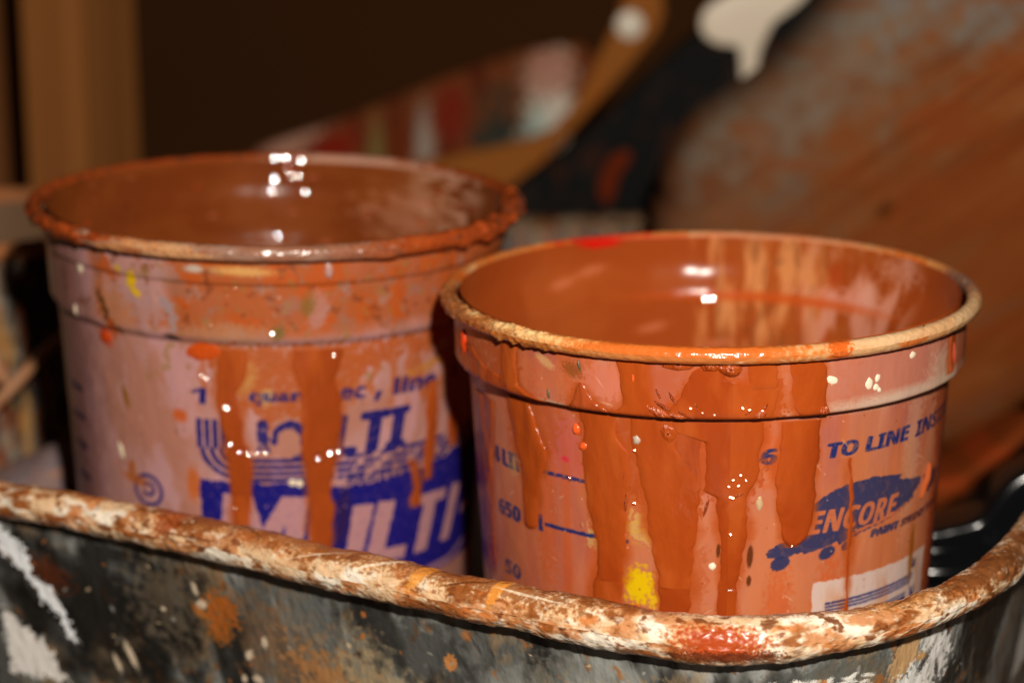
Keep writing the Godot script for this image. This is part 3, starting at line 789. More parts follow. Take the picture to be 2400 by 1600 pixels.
	for q in runs + collar_runs:
		var mids := PackedVector2Array(); var wid := PackedFloat32Array()
		for k in range(0, q.size(), 3):
			mids.append(Vector2(X.call((q[k + 1] + q[k + 2]) / 2), Y.call(q[k]))); wid.append((q[k + 2] - q[k + 1]) * 3.2)
		c.film(mids, wid, Color8(174, 75, 27), 0.92, 10.0, int(q[1] * 3 + 400))
	# brown tear drops and the olive run
	for q in [[-2.2, 87.4, 3, 9], [5.0, 85.4, 4.5, 15], [4.9, 77.8, 3.4, 7]]:
		c.blob(X.call(q[0]), Y.call(q[1]), q[2], q[3], 0.05, Color8(92, 44, 20), 0.92, 0.35, 0.15, 50)
	c.blob(X.call(54.0), Y.call(75), 8, 40, -0.04, Color8(148, 84, 20), 0.85, 0.45, 0.3, 51)
	# specks
	for k in 240:
		c.blob(X.call(rng.randf_range(-85, 85)), Y.call(rng.randf_range(60, 145)), rng.randf_range(0.6, 1.5), rng.randf_range(0.6, 1.6), 0, [Color8(236, 190, 160), Color8(150, 60, 26), Color8(226, 110, 70)][k % 3], 0.7, 0.6, 0.2, k)
	for k in 26:
		c.blob(X.call(rng.randf_range(-70, 80)), Y.call(rng.randf_range(62, 142)), rng.randf_range(5, 14), 0.7, rng.randf_range(-0.9, 0.9), Color8(232, 178, 150), 0.6, 0.7, 0.2, k)
	var bump := relief(1536, 640, 120, 0.03, 1.0, 2.0, 5)
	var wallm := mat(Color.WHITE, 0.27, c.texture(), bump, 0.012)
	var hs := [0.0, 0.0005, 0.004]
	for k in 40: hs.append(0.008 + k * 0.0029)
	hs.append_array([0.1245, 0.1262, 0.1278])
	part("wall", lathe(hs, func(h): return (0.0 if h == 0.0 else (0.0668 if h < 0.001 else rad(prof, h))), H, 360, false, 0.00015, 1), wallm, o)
	part("collar", lathe([0.12785, 0.1284, 0.12855, 0.1287, 0.1289, 0.1292, 0.1297, 0.131, 0.1335, 0.136, 0.1385, 0.141, 0.1435, 0.1458], func(h): return rad(prof, h), H, 360, false, 0.00015, 2), wallm, o)
	# inside
	var ic := Canvas.new(1024, 320, Color8(168, 80, 33))
	var IX := func(th: float) -> float: return (fposmod(th, 360.0)) / 360.0 * 1024.0
	var IY := func(mm: float) -> float: return (150.0 - mm) / 70.0 * 320.0
	ic.wash(131, 0.006, 1.0, 1.4, Color8(156, 66, 24), 0.35, 0.75, 0.7)
	ic.wash(132, 0.02, 1.0, 8.0, Color8(178, 60, 22), 0.52, 0.7, 0.6, 380, 0, 480, 320)
	ic.wash(133, 0.045, 1.0, 9.0, Color8(214, 138, 84), 0.36, 0.72, 0.9, 392, 0, 520, 320)
	ic.wash(137, 0.08, 1.0, 14.0, Color8(150, 84, 46), 0.5, 0.8, 0.6, 400, 0, 510, 320)
	ic.wash(134, 0.09, 1.0, 8.0, Color8(110, 62, 32), 0.60, 0.85, 0.6, 400, 0, 500, 200)
	ic.wash(135, 0.04, 1.0, 6.0, Color8(210, 142, 118), 0.34, 0.68, 0.85, 310, 0, 430, 320)
	ic.blob(IX.call(136), IY.call(131), 36, 14, 0, Color8(214, 140, 120), 0.75, 0.8, 0.8, 52)
	ic.blob(IX.call(129), IY.call(134), 8, 22, 0.2, Color8(220, 160, 140), 0.65, 0.8, 0.6, 53)
	ic.blob(IX.call(120), IY.call(144), 20, 18, 0.2, Color8(216, 150, 128), 0.6, 0.8, 0.6, 54)
	ic.blob(IX.call(203.5), IY.call(148.4), 16, 8, 0.0, Color8(214, 24, 16), 0.95, 0.4, 0.4, 55)
	ic.blob(IX.call(188), IY.call(149.6), 40, 4, 0.0, Color8(222, 80, 66), 0.8, 0.6, 0.5, 56)
	ic.blob(IX.call(168), IY.call(149.8), 60, 4, 0.0, Color8(226, 160, 140), 0.7, 0.6, 0.5, 57)
	ic.blob(IX.call(158), IY.call(129.0), 90, 8, 0.0, Color8(196, 80, 28), 0.8, 0.9, 0.3, 58)
	for q in [[206, 139], [215, 136], [190, 118], [172, 112]]:
		ic.blob(IX.call(q[0]), IY.call(q[1]), 12, 7, 0.5, Color8(214, 124, 92), 0.5, 0.8, 0.7, int(q[0]))
	var ib := relief(1024, 320, 136, 0.02, 1.0, 2.0, 4)
	var inside := lathe([0.1492, 0.146, 0.142, 0.138, 0.134, 0.132, 0.130, 0.128, 0.126, 0.124, 0.122, 0.115, 0.10, 0.08, 0.06, 0.03], func(h): return lerpf(rad(prof, minf(h, 0.1275)), 0.0799, smoothstep(0.1272, 0.140, h)) - 0.0018, H, 300, false, 0.0003, 7)
	part("inner_wall", refit(inside, 0.08), mat(Color.WHITE, 0.2, ic.texture(), relief(1024, 320, 136, 0.006, 1.0, 2.0, 3), 0.02, 0.28), o)
	var pc := CylinderMesh.new()
	pc.top_radius = 0.0688; pc.bottom_radius = 0.0685; pc.height = 0.004; pc.radial_segments = 96
	part("paint_fill", pc, mat(Color8(206, 82, 22), 0.15), o).position = Vector3(0, 0.033, 0)
	# rim
	var rc := Canvas.new(2048, 64, Color8(206, 122, 62))
	var RX := func(th: float) -> float: return (th + 180.0) / 360.0 * 2048.0
	rc.wash(140, 0.01, 2.0, 1.0, Color8(226, 150, 86), 0.3, 0.7, 0.7)
	rc.wash(141, 0.02, 2.0, 1.0, Color8(220, 104, 34), 0.45, 0.65, 0.8)
	rc.wash(142, 0.03, 3.0, 1.0, Color8(226, 176, 122), 0.52, 0.7, 0.8)
	rc.blob(RX.call(-75), 32, 90, 60, 0, Color8(150, 88, 50), 0.7, 0.8, 0.5, 60)
	rc.blob(RX.call(-58), 6, 60, 14, 0, Color8(170, 104, 56), 0.6, 0.7, 0.6, 61)
	rc.blob(RX.call(-46), 52, 90, 14, 0, Color8(196, 116, 52), 0.8, 0.6, 0.6, 62)
	for q in [[-50, 12, 24, 6], [-43, 10, 22, 6], [-37, 7, 30, 7], [-33, 8, 26, 6], [-62, 14, 14, 6], [-28, 12, 16, 4]]:
		rc.blob(RX.call(q[0]), q[1], q[2], q[3], 0.1, Color8(250, 204, 140), 0.9, 0.3, 0.8, int(q[0] + 500))
	rc.blob(RX.call(-12), 10, 120, 30, 0, Color8(214, 104, 38), 0.9, 0.8, 0.3, 63)
	rc.blob(RX.call(-12), 60, 120, 12, 0, Color8(196, 110, 52), 0.7, 0.8, 0.3, 64)
	for q in [[26, 70], [34, 50], [50, 90], [62, 50], [75, 40]]:
		rc.blob(RX.call(q[0]), 10, q[1], 24, 0, Color8(226, 184, 138), 0.75, 0.6, 0.5, int(q[0] + 600))
		rc.blob(RX.call(q[0]), 60, q[1], 14, 0, Color8(220, 176, 128), 0.65, 0.6, 0.5, int(q[0] + 640))
	rc.blob(RX.call(92), 32, 60, 70, 0, Color8(136, 96, 84), 0.85, 0.8, 0.4, 65)
	rc.blob(RX.call(21), 30, 14, 60, 0, Color8(216, 92, 26), 0.9, 0.5, 0.5, 66)
	rc.blob(RX.call(39), 60, 20, 20, 0, Color8(212, 100, 34), 0.8, 0.5, 0.5, 67)
	rc.blob(RX.call(158), 20, 160, 60, 0, Color8(220, 150, 120), 0.6, 0.8, 0.5, 68)
	rc.blob(RX.call(-157), 20, 60, 60, 0, Color8(206, 30, 20), 0.8, 0.6, 0.5, 69)
	for k in 70:
		rc.blob(rng.randf() * 2048, rng.randf() * 64, rng.randf_range(2, 8), rng.randf_range(0.8, 2), rng.randf_range(-0.6, 0.6), [Color8(250, 220, 180), Color8(120, 60, 26)][k % 2], 0.7, 0.5, 0.4, k + 70)
	var n := FastNoiseLite.new()
	n.seed = 9; n.frequency = 0.35; n.fractal_octaves = 3
	var lump := func(th: float, ph: float) -> float:
		var k := 0.00012 * n.get_noise_2d(th, ph * 4.0)
		if th > -100 and th < -28:
			k += 0.0012 * maxf(0.0, n.get_noise_2d(th * 0.8 + 50, ph * 4.0)) * smoothstep(-100, -80, th) * (1.0 - smoothstep(-45, -28, th))
		return k
	part("rim", rim_mesh(.0818, .0024, .0025, .1475, lump), mat(Color.WHITE, 0.2, rc.texture(), relief(2048, 64, 145, 0.06, 1.0, 1.0, 4), 0.025), o)
	# paint runs
	var wet := wet_mat(PAINT, Color8(156, 60, 18), 150, 0.03)
	var rusty := wet_mat(RUST, Color8(172, 78, 36), 151, 0.09)
	var k := 0
	for q in runs:
		part("paint_drip", drip_mesh(q, prof, [0.35, 0.6, 0.55, 0.55, 0.6, 1.0, 0.3, 0.45][k], 200 + k), rusty if k in [7, 0] else wet, o)
		k += 1
	for q in collar_runs:
		part("paint_drip", drip_mesh(q, prof, 0.5, 240 + k, true), wet if k % 3 else rusty, o)
		k += 1
	# blobs hanging under the rim, loose lumps and chips
	for q in [[-4.4, 144.0, 6.0, 3.0, 0.1, 1.4], [-0.6, 143.4, 7.5, 4.2, -0.1, 2.0], [-11.0, 144.2, 9.0, 3.6, 0, 0.8], [-14.5, 129.6, 9.0, 3.2, -0.5, 1.0], [-10.6, 128.9, 7.0, 2.4, -0.35, 1.1], [5.6, 129.4, 5.0, 3.4, 0.7, 0.9], [19.2, 129.4, 4.0, 4.0, 0.2, 1.1], [-13.4, 122.6, 5.6, 6.4, 0.1, 0.8]]:
		part("paint_lump", dab_mesh(q[0], q[1], q[2], q[3], q[4], q[5], prof, int(q[1] * 7)), wet, o)
	for q in [[-13.6, 131.6, 6.5, 1.2, -0.5, 1.0], [-9.6, 129.8, 7.0, 1.1, -0.4, 0.9], [-12.0, 134.2, 5.0, 0.9, -1.0, 0.6], [-7.2, 132.4, 4.0, 0.9, -1.2, 0.6], [-15.0, 135.4, 3.4, 0.8, -1.1, 0.5], [3.0, 130.4, 4.4, 0.9, 0.5, 0.7], [6.6, 131.6, 4.0, 0.9, 1.0, 0.7], [15.0, 90.4, 5.0, 1.2, 0.5, 0.8], [17.4, 92.8, 4.0, 1.0, 0.9, 0.8], [14.6, 93.4, 4.0, 0.9, -0.4, 0.6], [2.2, 104.4, 5.0, 1.0, 0.4, 0.7], [-5.0, 100.6, 6.0, 1.0, 1.3, 0.5], [-8.8, 112.0, 12.0, 0.9, 1.5, 0.35], [-7.6, 107.0, 9.0, 0.8, 1.5, 0.35], [-10.4, 109.0, 8.0, 0.8, 1.5, 0.3], [-23.6, 108.4, 8.0, 1.0, 1.4, 0.5], [-23.2, 101.0, 7.0, 0.9, 1.5, 0.5]]:
		part("paint_ridge", dab_mesh(q[0], q[1], q[2], q[3], q[4], q[5], prof, int(q[1] * 7)), rusty, o)
	for q in [[-35.2, 120.6, 2.4, 3.4, 0.1, 0.9], [-33.4, 115.8, 3.2, 2.6, 0.6, 0.9], [-20.2, 139.6, 1.0, 3.2, 0, 0.5]]:
		part("paint_lump", dab_mesh(q[0], q[1], q[2], q[3], q[4], q[5], prof, int(q[1] * 7)), mat(Color8(232, 92, 36), 0.2), o)
	var chip := mat(Color8(244, 226, 200), 0.5)
	for q in [[20.9, 138.4, 3.8, 2.4, -0.3], [30.0, 135.6, 2.6, 3.6, 0.1], [32.2, 136.9, 1.8, 2.4, -0.2], [31.9, 134.3, 2.0, 2.0, 0.3], [32.8, 133.3, 1.4, 1.5, 0.3], [42.4, 141.4, 2.7, 2.1, 0.1], [-3.4, 82.4, 2.2, 2.2, 0.4]]:
		part("paint_chip", dab_mesh(q[0], q[1], q[2], q[3], q[4], 0.3, prof, int(q[1] * 5)), chip, o)
	part("paint_chip", dab_mesh(6.9, 101.7, 2.0, 4.4, 0.05, 0.5, prof, 8), mat(Color8(196, 164, 122), 0.5), o)
	part("paint_chip", dab_mesh(-20.4, 120.0, 2.6, 3.0, 0.4, 0.9, prof, 9), mat(Color8(190, 168, 150), 0.3), o)
	for q in [[-32.2, 141.4, 0.8, 3.4, 0.3], [-40.0, 131.2, 0.8, 3.0, 0.2]]:
		part("grit", dab_mesh(q[0], q[1], q[2], q[3], q[4], 0.5, prof, int(q[1])), mat(Color8(96, 80, 60), 0.3), o)
	part("paint_flake", dab_mesh(58.4, 97.0, 1.8, 12.0, -0.42, 1.5, prof, 17), mat(Color8(164, 76, 36), 0.6, null, null, 0.0, 0.15), o)
	part("paint_flake", dab_mesh(60.4, 137.0, 1.0, 8.0, 0.12, 1.0, prof, 18), mat(Color8(176, 62, 38), 0.5), o)
	part("paint_flake", dab_mesh(-72.5, 137.5, 3.0, 8.0, 0.1, 1.2, prof, 19), mat(Color8(226, 66, 18), 0.25), o)
	# glints: wet beads on the inside far wall and along the runs
	var gl := mat(Color8(204, 84, 26), 0.04)
	for q in [[174.8, 131.8], [173.3, 131.9], [175.6, 127.6], [173.6, 127.6]]:
		bead(o, q[0], q[1], prof, -0.0021, 1.5, 26.0, gl)
	for q in [[2.4, 110.6], [0.8, 109.2], [3.6, 109.0], [-0.2, 107.2], [2.0, 107.4], [0.2, 104.0], [0.8, 103.7], [0.4, 92.6], [-6.0, 130.6], [-8.4, 131.8], [-3.6, 130.0], [3.4, 131.4], [2.0, 131.9], [6.0, 131.0], [-21.0, 100.8], [-37.0, 105.4], [14.6, 87.9], [-20.8, 116.9]]:
		bead(o, q[0], q[1], prof, 0.0007, 0.4, 6.0, gl)

# inner walls: look outward geometry turned inside (normals are made to face the axis), v spans the top span metres
func refit(m: ArrayMesh, span: float) -> ArrayMesh:
	var ar := m.surface_get_arrays(0)
	var v: PackedVector3Array = ar[Mesh.ARRAY_VERTEX]
	var uv: PackedVector2Array = ar[Mesh.ARRAY_TEX_UV]
	var top := -1.0
	for p in v: top = maxf(top, p.y)
	for i in v.size():
		var th := float(i % 301) / 300.0 * 360.0 - 180.0
		uv[i] = Vector2(fposmod(th, 360.0) / 360.0 if i % 301 < 300 else 0.5, clampf((top + 0.0008 - v[i].y) / 0.07, 0, 1))
	ar[Mesh.ARRAY_TEX_UV] = uv
	var o := ArrayMesh.new()
	o.add_surface_from_arrays(Mesh.PRIMITIVE_TRIANGLES, ar)
	return o

func wet_mat(a: Color, b: Color, sd: int, cm := 0.035) -> StandardMaterial3D:
	var c := Canvas.new(512, 512, a)
	c.wash(sd, 0.006, 1.0, 4.0, b, 0.3, 0.8, 0.8)
	c.wash(sd + 20, 0.010, 1.0, 3.0, Color8(186, 90, 38), 0.5, 0.9, 0.5)
	return mat(Color.WHITE, 0.2, c.texture(), relief(512, 512, sd + 40, 0.02, 1.0, 2.2, 4), cm)

# ------------------------------------------------------------------ left bucket
func left_bucket() -> void:
	var prof := [[0.0, .0683], [.1265, .0763], [.1282, .0779], [.1295, .0787], [.1470, .0797], [.1478, .0804], [.1486, .0807], [.1612, .0811]]
	var H := 0.1612
	var o := thing("mixing_bucket", "taller mixing bucket with broad blue band of big lettering, dried orange paint, farther back", "bucket", Vector3(-.0853, 0.0043, -.7535), "paint mixing buckets in the tub")
	o.rotation_degrees = Vector3(0.7, 0, -1.0)
	var X := func(th: float) -> float: return (th + 120.0) / 240.0 * 1536.0
	var Y := func(mm: float) -> float: return (161.2 - mm) / 161.2 * 680.0
	var c := Canvas.new(1536, 680, Color8(184, 132, 124))
	var runs := [
		[125.0, -8.0, -1.5, 117.8, -9.0, -1.8, 110.0, -9.4, -4.3, 104.8, -9.3, -3.7, 99.6, -8.8, -3.0, 94.4, -7.4, -2.7, 89.2, -7.1, -1.3, 83.8, -6.7, -1.0, 78.5, -6.4, -1.1, 73.2, -6.3, -1.6, 62.3, -6.0, -1.7, 48.4, -6.0, -2.1],
		[125.0, 9.6, 21.7, 119.2, 9.4, 21.4, 115.2, 10.6, 19.8, 107.2, 12.0, 21.8, 99.2, 12.1, 21.9, 94.0, 11.8, 21.1, 88.6, 11.6, 20.8, 83.4, 13.1, 20.1, 78.0, 13.3, 19.3, 72.6, 13.5, 19.4, 69.8, 14.1, 20.6, 61.6, 14.0, 19.9, 47.7, 13.8, 19.6],
		[108.4, 48.0, 50.6, 98.2, 47.5, 51.6, 90.0, 47.9, 51.6, 81.9, 47.8, 51.2, 76.4, 48.2, 50.9, 73.2, 49.0, 50.4],
		[98.2, 57.8, 59.3, 94.3, 57.1, 60.7, 89.8, 57.1, 61.4, 84.0, 58.5, 61.3, 81.8, 59.5, 60.8],
		[82.2, 41.9, 42.9, 78.0, 43.4, 45.0, 72.0, 44.8, 46.5, 67.7, 43.6, 47.0, 64.3, 44.9, 46.6]]
	var PP := func(a: Array) -> PackedVector2Array:
		var p := PackedVector2Array()
		for k in range(0, a.size(), 2): p.append(Vector2(X.call(a[k]), Y.call(a[k + 1])))
		return p
	c.wash(201, 0.006, 1.0, 1.6, Color8(176, 116, 96), 0.42, 0.7, 0.8)
	c.wash(202, 0.012, 1.0, 2.0, Color8(196, 146, 150), 0.52, 0.72, 0.7)
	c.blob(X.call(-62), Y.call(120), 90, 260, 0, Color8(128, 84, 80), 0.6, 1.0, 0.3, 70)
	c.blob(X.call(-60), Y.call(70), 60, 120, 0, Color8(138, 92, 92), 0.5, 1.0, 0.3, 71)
	# band between the ledges, caked
	var y1 := int(Y.call(161.0)); var y2 := int(Y.call(128.5))
	c.wash(211, 0.004, 1.0, 1.0, Color8(168, 86, 48), 0.0, 0.3, 0.85, int(X.call(-22)), y1, int(X.call(90)), y2)
	c.wash(203, 0.006, 1.0, 1.0, Color8(172, 88, 46), 0.15, 0.5, 0.9, int(X.call(-20)), y1, int(X.call(80)), y2)
	c.wash(204, 0.012, 1.0, 1.0, Color8(182, 82, 32), 0.46, 0.68, 0.9, int(X.call(-44)), y1, int(X.call(80)), y2)
	c.wash(205, 0.016, 1.0, 1.0, Color8(150, 108, 96), 0.62, 0.8, 0.6, int(X.call(-70)), y1, int(X.call(80)), y2)
	c.wash(206, 0.03, 1.0, 1.0, Color8(120, 60, 32), 0.66, 0.82, 0.6, int(X.call(-70)), y1, int(X.call(80)), y2)
	c.wash(207, 0.014, 1.0, 1.0, Color8(166, 130, 126), 0.66, 0.8, 0.55, int(X.call(-46)), y1, int(X.call(60)), y2)
	c.wash(208, 0.03, 1.0, 1.0, Color8(150, 112, 62), 0.68, 0.82, 0.6, int(X.call(-30)), y1, int(X.call(50)), int(Y.call(105)))
	c.blob(X.call(-28), Y.call(138), 42, 34, 0, Color8(176, 132, 128), 0.85, 0.4, 0.5, 72)
	c.blob(X.call(-36), Y.call(136), 40, 26, 0.5, Color8(186, 116, 76), 0.75, 0.5, 0.6, 73)
	c.poly(PP.call([-41, 141, -39.4, 138, -37.6, 132.6, -34.2, 127.6, -35.6, 126.2, -39, 130, -40.6, 134, -42, 139]), Color8(96, 56, 26), 0.85, 5.0, 74)
	c.poly(PP.call([-22.4, 142, -18.8, 140, -17.8, 134, -18.6, 129.4, -20.2, 129.2, -20.0, 134, -21.6, 138]), Color8(158, 132, 134), 0.85, 4.0, 75)
	c.blob(X.call(-19.8), Y.call(128.4), 12, 5, 0.1, Color8(46, 34, 40), 0.9, 0.5, 0.5, 76)
	c.blob(X.call(-41.8), Y.call(124), 15, 12, 0.3, Color8(196, 62, 16), 0.95, 0.4, 0.5, 77)
	c.blob(X.call(-38), Y.call(128), 8, 16, 0.2, Color8(186, 76, 22), 0.85, 0.5, 0.5, 78)
	c.blob(X.call(-30.0), Y.call(146.4), 9, 12, 0.4, Color8(222, 176, 8), 0.95, 0.35, 0.5, 79)
	c.blob(X.call(-29.0), Y.call(142.4), 10, 5, 0.4, Color8(222, 176, 8), 0.95, 0.35, 0.6, 80)
	c.blob(X.call(-33.4), Y.call(149.6), 6, 4, 0.4, Color8(206, 166, 20), 0.85, 0.4, 0.5, 81)
	c.blob(X.call(-2), Y.call(152.2), 44, 6, 0.03, Color8(214, 164, 96), 0.85, 0.4, 0.6, 82)
	c.blob(X.call(-13), Y.call(152.4), 14, 5, 0.0, Color8(190, 186, 178), 0.8, 0.4, 0.5, 83)
	c.blob(X.call(15), Y.call(139), 16, 26, 0.1, Color8(176, 122, 112), 0.85, 0.4, 0.5, 84)
	c.blob(X.call(13), Y.call(140.5), 10, 15, 0.2, Color8(128, 92, 36), 0.8, 0.4, 0.7, 85)
	c.blob(X.call(6), Y.call(131.6), 9, 10, 0.7, Color8(108, 92, 40), 0.85, 0.4, 0.7, 86)
	c.blob(X.call(-6), Y.call(131), 60, 14, 0.0, Color8(178, 130, 96), 0.6, 0.6, 0.7, 87)
	# orange sheet below the second ledge
	c.poly(PP.call([-14.5, 127, 57, 127, 52, 121, 44, 119, 40, 121.5, 34, 118.6, 28, 117, 24, 110, 19, 104, 15, 108, 11, 100, 7, 104, 3, 98, -2, 107, -8, 112, -9.6, 119]), Color8(174, 82, 36), 0.85, 9.0, 88, 0.5)
	c.wash(209, 0.03, 1.0, 1.6, Color8(178, 88, 42), 0.48, 0.66, 0.7, int(X.call(-16)), int(Y.call(127)), int(X.call(58)), int(Y.call(100)))
	c.blob(X.call(-2), Y.call(115), 12, 22, 0.4, Color8(198, 150, 84), 0.75, 0.5, 0.8, 89)
	c.blob(X.call(3), Y.call(109.4), 10, 10, 0.3, Color8(206, 178, 120), 0.8, 0.5, 0.8, 90)
	c.blob(X.call(52), Y.call(121), 12, 7, -0.3, Color8(196, 186, 160), 0.8, 0.5, 0.7, 91)
	c.poly(PP.call([36, 111.4, 52, 113.6, 60, 117, 58, 119, 44, 115.4]), Color8(186, 122, 52), 0.7, 6.0, 92)
	# left print: scale ticks, mark in a ring
	var ink := Color8(26, 26, 104)
	for h in [101.0, 90.6, 80.3, 69.0]:
		c.poly(PP.call([-65.5, h + 1.2, -56.5, h + 0.8, -56.5, h - 1.2, -65.5, h - 0.8]), Color8(22, 20, 62), 0.95, 1.2, 93)
	for k in 48:
		var a := TAU * k / 48.0
		c.blob(X.call(-30.6 + 4.3 * cos(a)), Y.call(73.0 + 5.2 * sin(a)), 3.4, 3.0, 0, ink, 0.8, 0.5, 0.1, 94)
	for k in 30:
		var a := -2.6 + 5.2 * k / 30.0
		c.blob(X.call(-30.6 + 1.9 * cos(a)), Y.call(73.4 + 2.0 * sin(a)), 2.8, 2.5, 0, ink, 0.75, 0.5, 0.2, 95)
	for q in [[-36.2, 104.6, 6, 18, -0.3, Color8(136, 84, 16)], [-36, 80, 8, 10, 0.3, Color8(170, 88, 30)], [-19.4, 101.4, 13, 9, 0.1, Color8(196, 82, 26)], [-35, 76, 26, 8, 0.1, Color8(176, 92, 40)], [-16.6, 78, 12, 26, 0.0, Color8(196, 96, 40)], [-28, 60, 40, 16, 0, Color8(150, 76, 40)]]:
		c.blob(X.call(q[0]), Y.call(q[1]), q[2], q[3], q[4], q[5], 0.85, 0.5, 0.4, int(q[1]))
	# top line of small print
	c.text("1", Rect2(X.call(-16.2), Y.call(111.6), 26, Y.call(106) - Y.call(111.6)), 0.1, ink, 0.95, 0.2)
	c.text("quarts", Rect2(X.call(-1), Y.call(111.2), X.call(16) - X.call(-1), 20), 0.1, ink, 0.8, 0.8, 0.0, 2.0, 15)
	c.text("ec", Rect2(X.call(21.5), Y.call(111.2), X.call(28) - X.call(21.5), 17), 0.1, ink, 0.85, 0.6, 0.0, 2.0, 16)
	c.text(",", Rect2(X.call(30.6), Y.call(108.8), 14, 14), 0.1, ink, 0.95)
	c.text("line", Rect2(X.call(36.5), Y.call(112.4), X.call(50) - X.call(36.5), 24), 0.1, ink, 0.9, 0.5, 0.0, 2.0, 17)
	c.text("x", Rect2(X.call(56), Y.call(112), 22, 18), 0.1, ink, 0.7, 0.6)
	# nested stripes turning from vertical to level, breaking up like brickwork
	for k in 4:
		var off := k * 2.1
		var r0 := 13.0 - k * 2.6
		c.poly(PP.call([-15 + off, 101, -13.6 + off, 101, -13.6 + off, 91, -15 + off, 91]), ink, 0.95, 0.6, 96, 0.25)
		var arc := []
		for j in 9:
			var a := PI + PI / 2 * j / 8.0
			arc.append_array([-2.0 + 0.95 * r0 * cos(a), 91.0 + 0.86 * r0 * sin(a)])
		for j in 9:
			var a := PI * 1.5 - PI / 2 * j / 8.0
			arc.append_array([-2.0 + 0.95 * (r0 - 1.5) * cos(a), 91.0 + 0.86 * (r0 - 1.7) * sin(a)])
		c.poly(PP.call(arc), ink, 0.95, 0.6, 97, 0.3)
		var hh := 91.0 - 0.86 * (r0 - 0.8)
		c.poly(PP.call([-2, hh + 0.72, 13, hh + 0.72, 13, hh - 0.72, -2, hh - 0.72]), ink, 0.95, 0.5, 98, 0.2)
		var x0 := 13.0 + (k % 2) * 2.0
		while x0 < 74.0:
			var l := rng.randf_range(4.5, 9.0)
			if x0 + l > 20:
				c.poly(PP.call([x0, hh + 0.8, x0 + l, hh + 0.8, x0 + l - 0.8, hh - 0.8, x0 - 0.8, hh - 0.8]), ink, 0.92, 0.7, 99 + k, 0.6)
			x0 += l + rng.randf_range(0.8, 2.2)
	var ringp := []
	for j in 13:
		var a := PI * 1.12 - PI * 1.24 * j / 12.0
		ringp.append_array([9.0 + 4.9 * cos(a), 95.0 + 6.0 * sin(a)])
	for j in 13:
		var a := -PI * 0.12 + PI * 1.24 * j / 12.0
		ringp.append_array([8.4 + 2.9 * cos(a), 94.4 + 3.9 * sin(a)])
	c.poly(PP.call(ringp), ink, 0.95, 1.5, 118, 0.4)
	c.poly(PP.call([11.6, 95, 13.9, 95, 13.6, 87.5, 9, 87.2, 9.4, 88.6, 11.6, 89.6]), ink, 0.9, 2.0, 119, 0.4)
	c.poly(PP.call([0.6, 101, 3.4, 101, 3.4, 90, 0.6, 90]), ink, 0.85, 3.0, 120, 0.7)
	c.text("LTI", Rect2(X.call(20.0), Y.call(101.8), X.call(40.5) - X.call(20.0), Y.call(88.0) - Y.call(101.8)), 0.16, ink, 0.97, 0.25, 0.0, 4.5, 19)
	c.text("PAINTERS", Rect2(X.call(24.0), Y.call(80.2), X.call(45) - X.call(24.0), 12), 0.1, ink, 0.7, 0.85, 0.0, 2.0, 20)
	# the broad band and its big letters
	c.poly(PP.call([-14.8, 79.7, 12, 79.2, 22, 76.6, 36, 77.4, 50, 78.6, 62, 80.4, 78, 83.0, 80, 40, 60, 38, -13.6, 36]), Color8(24, 22, 116), 0.97, 3.0, 100, 0.12)
	var pale := Color8(190, 136, 136)
	for q in [[-10.4, 50, -8.5, 75.4, -1.1, 75.0, 1.6, 63.5, 6.7, 74.6, 13.7, 74.2, 11.2, 50, 6.2, 50, 7.4, 65, 2.6, 51, -0.8, 51, -4.0, 66, -5.6, 50],
		[14.5, 71, 20, 71, 18.4, 55, 20, 52, 22.6, 52, 24, 55, 25.6, 69.7, 31.8, 69, 28.6, 52, 26, 47.5, 20, 46, 14.5, 48.5, 13, 54],
		[32.9, 69.6, 38.4, 68.8, 35.2, 51.9, 42.8, 51.6, 41.9, 47, 29.2, 47.4],
		[43.1, 68.4, 58, 67.6, 57.4, 63.8, 53.6, 64, 50.4, 47.2, 45.6, 47.2, 48.4, 64.4, 43.6, 64.8],
		[61, 67.6, 65.8, 66.6, 60.6, 47.8, 56.2, 47.8],
		[66.6, 58.5, 72, 58.5, 71.6, 55, 66, 55]]:
		c.poly(PP.call(q), pale, 0.97, 1.2, 101, 0.08)
	c.poly(PP.call([40, 39.8, 62, 41, 74, 46, 74, 44.4, 62, 39, 40, 38]), pale, 0.8, 1.0, 102)
	c.blob(X.call(22.5), Y.call(66), 12, 44, 0.1, Color8(60, 28, 50), 0.55, 0.8, 0.6, 103)
	c.wash(210, 0.07, 1.0, 1.0, Color8(186, 132, 126), 0.74, 0.84, 0.6, int(X.call(-15)), int(Y.call(82)), int(X.call(70)), int(Y.call(60)))
	for k in 160:
		c.blob(X.call(rng.randf_range(-80, 80)), Y.call(rng.randf_range(56, 158)), rng.randf_range(0.7, 2.2), rng.randf_range(0.7, 2.2), 0, [Color8(206, 170, 160), Color8(190, 84, 34), Color8(96, 52, 40)][k % 3], 0.7, 0.6, 0.3, k)
	for q in runs:
		var mids := PackedVector2Array(); var wid := PackedFloat32Array()
		for k in range(0, q.size(), 3):
			mids.append(Vector2(X.call((q[k + 1] + q[k + 2]) / 2), Y.call(q[k]))); wid.append((q[k + 2] - q[k + 1]) * 3.2)
		c.film(mids, wid, Color8(170, 78, 32), 0.85, 9.0, int(q[1] * 3 + 400))
	var wallm := mat(Color.WHITE, 0.3, c.texture(), relief(1536, 680, 220, 0.03, 1.0, 1.6, 5), 0.02)
	var hs := [0.0, 0.0005, 0.004]
	for k in 40: hs.append(0.008 + k * 0.0029)
	hs.append_array([0.1245, 0.1262, 0.12645])
	part("wall", lathe(hs, func(h): return (0.0 if h == 0.0 else (0.0668 if h < 0.001 else rad(prof, h))), H, 360, false, 0.0002, 3), wallm, o)
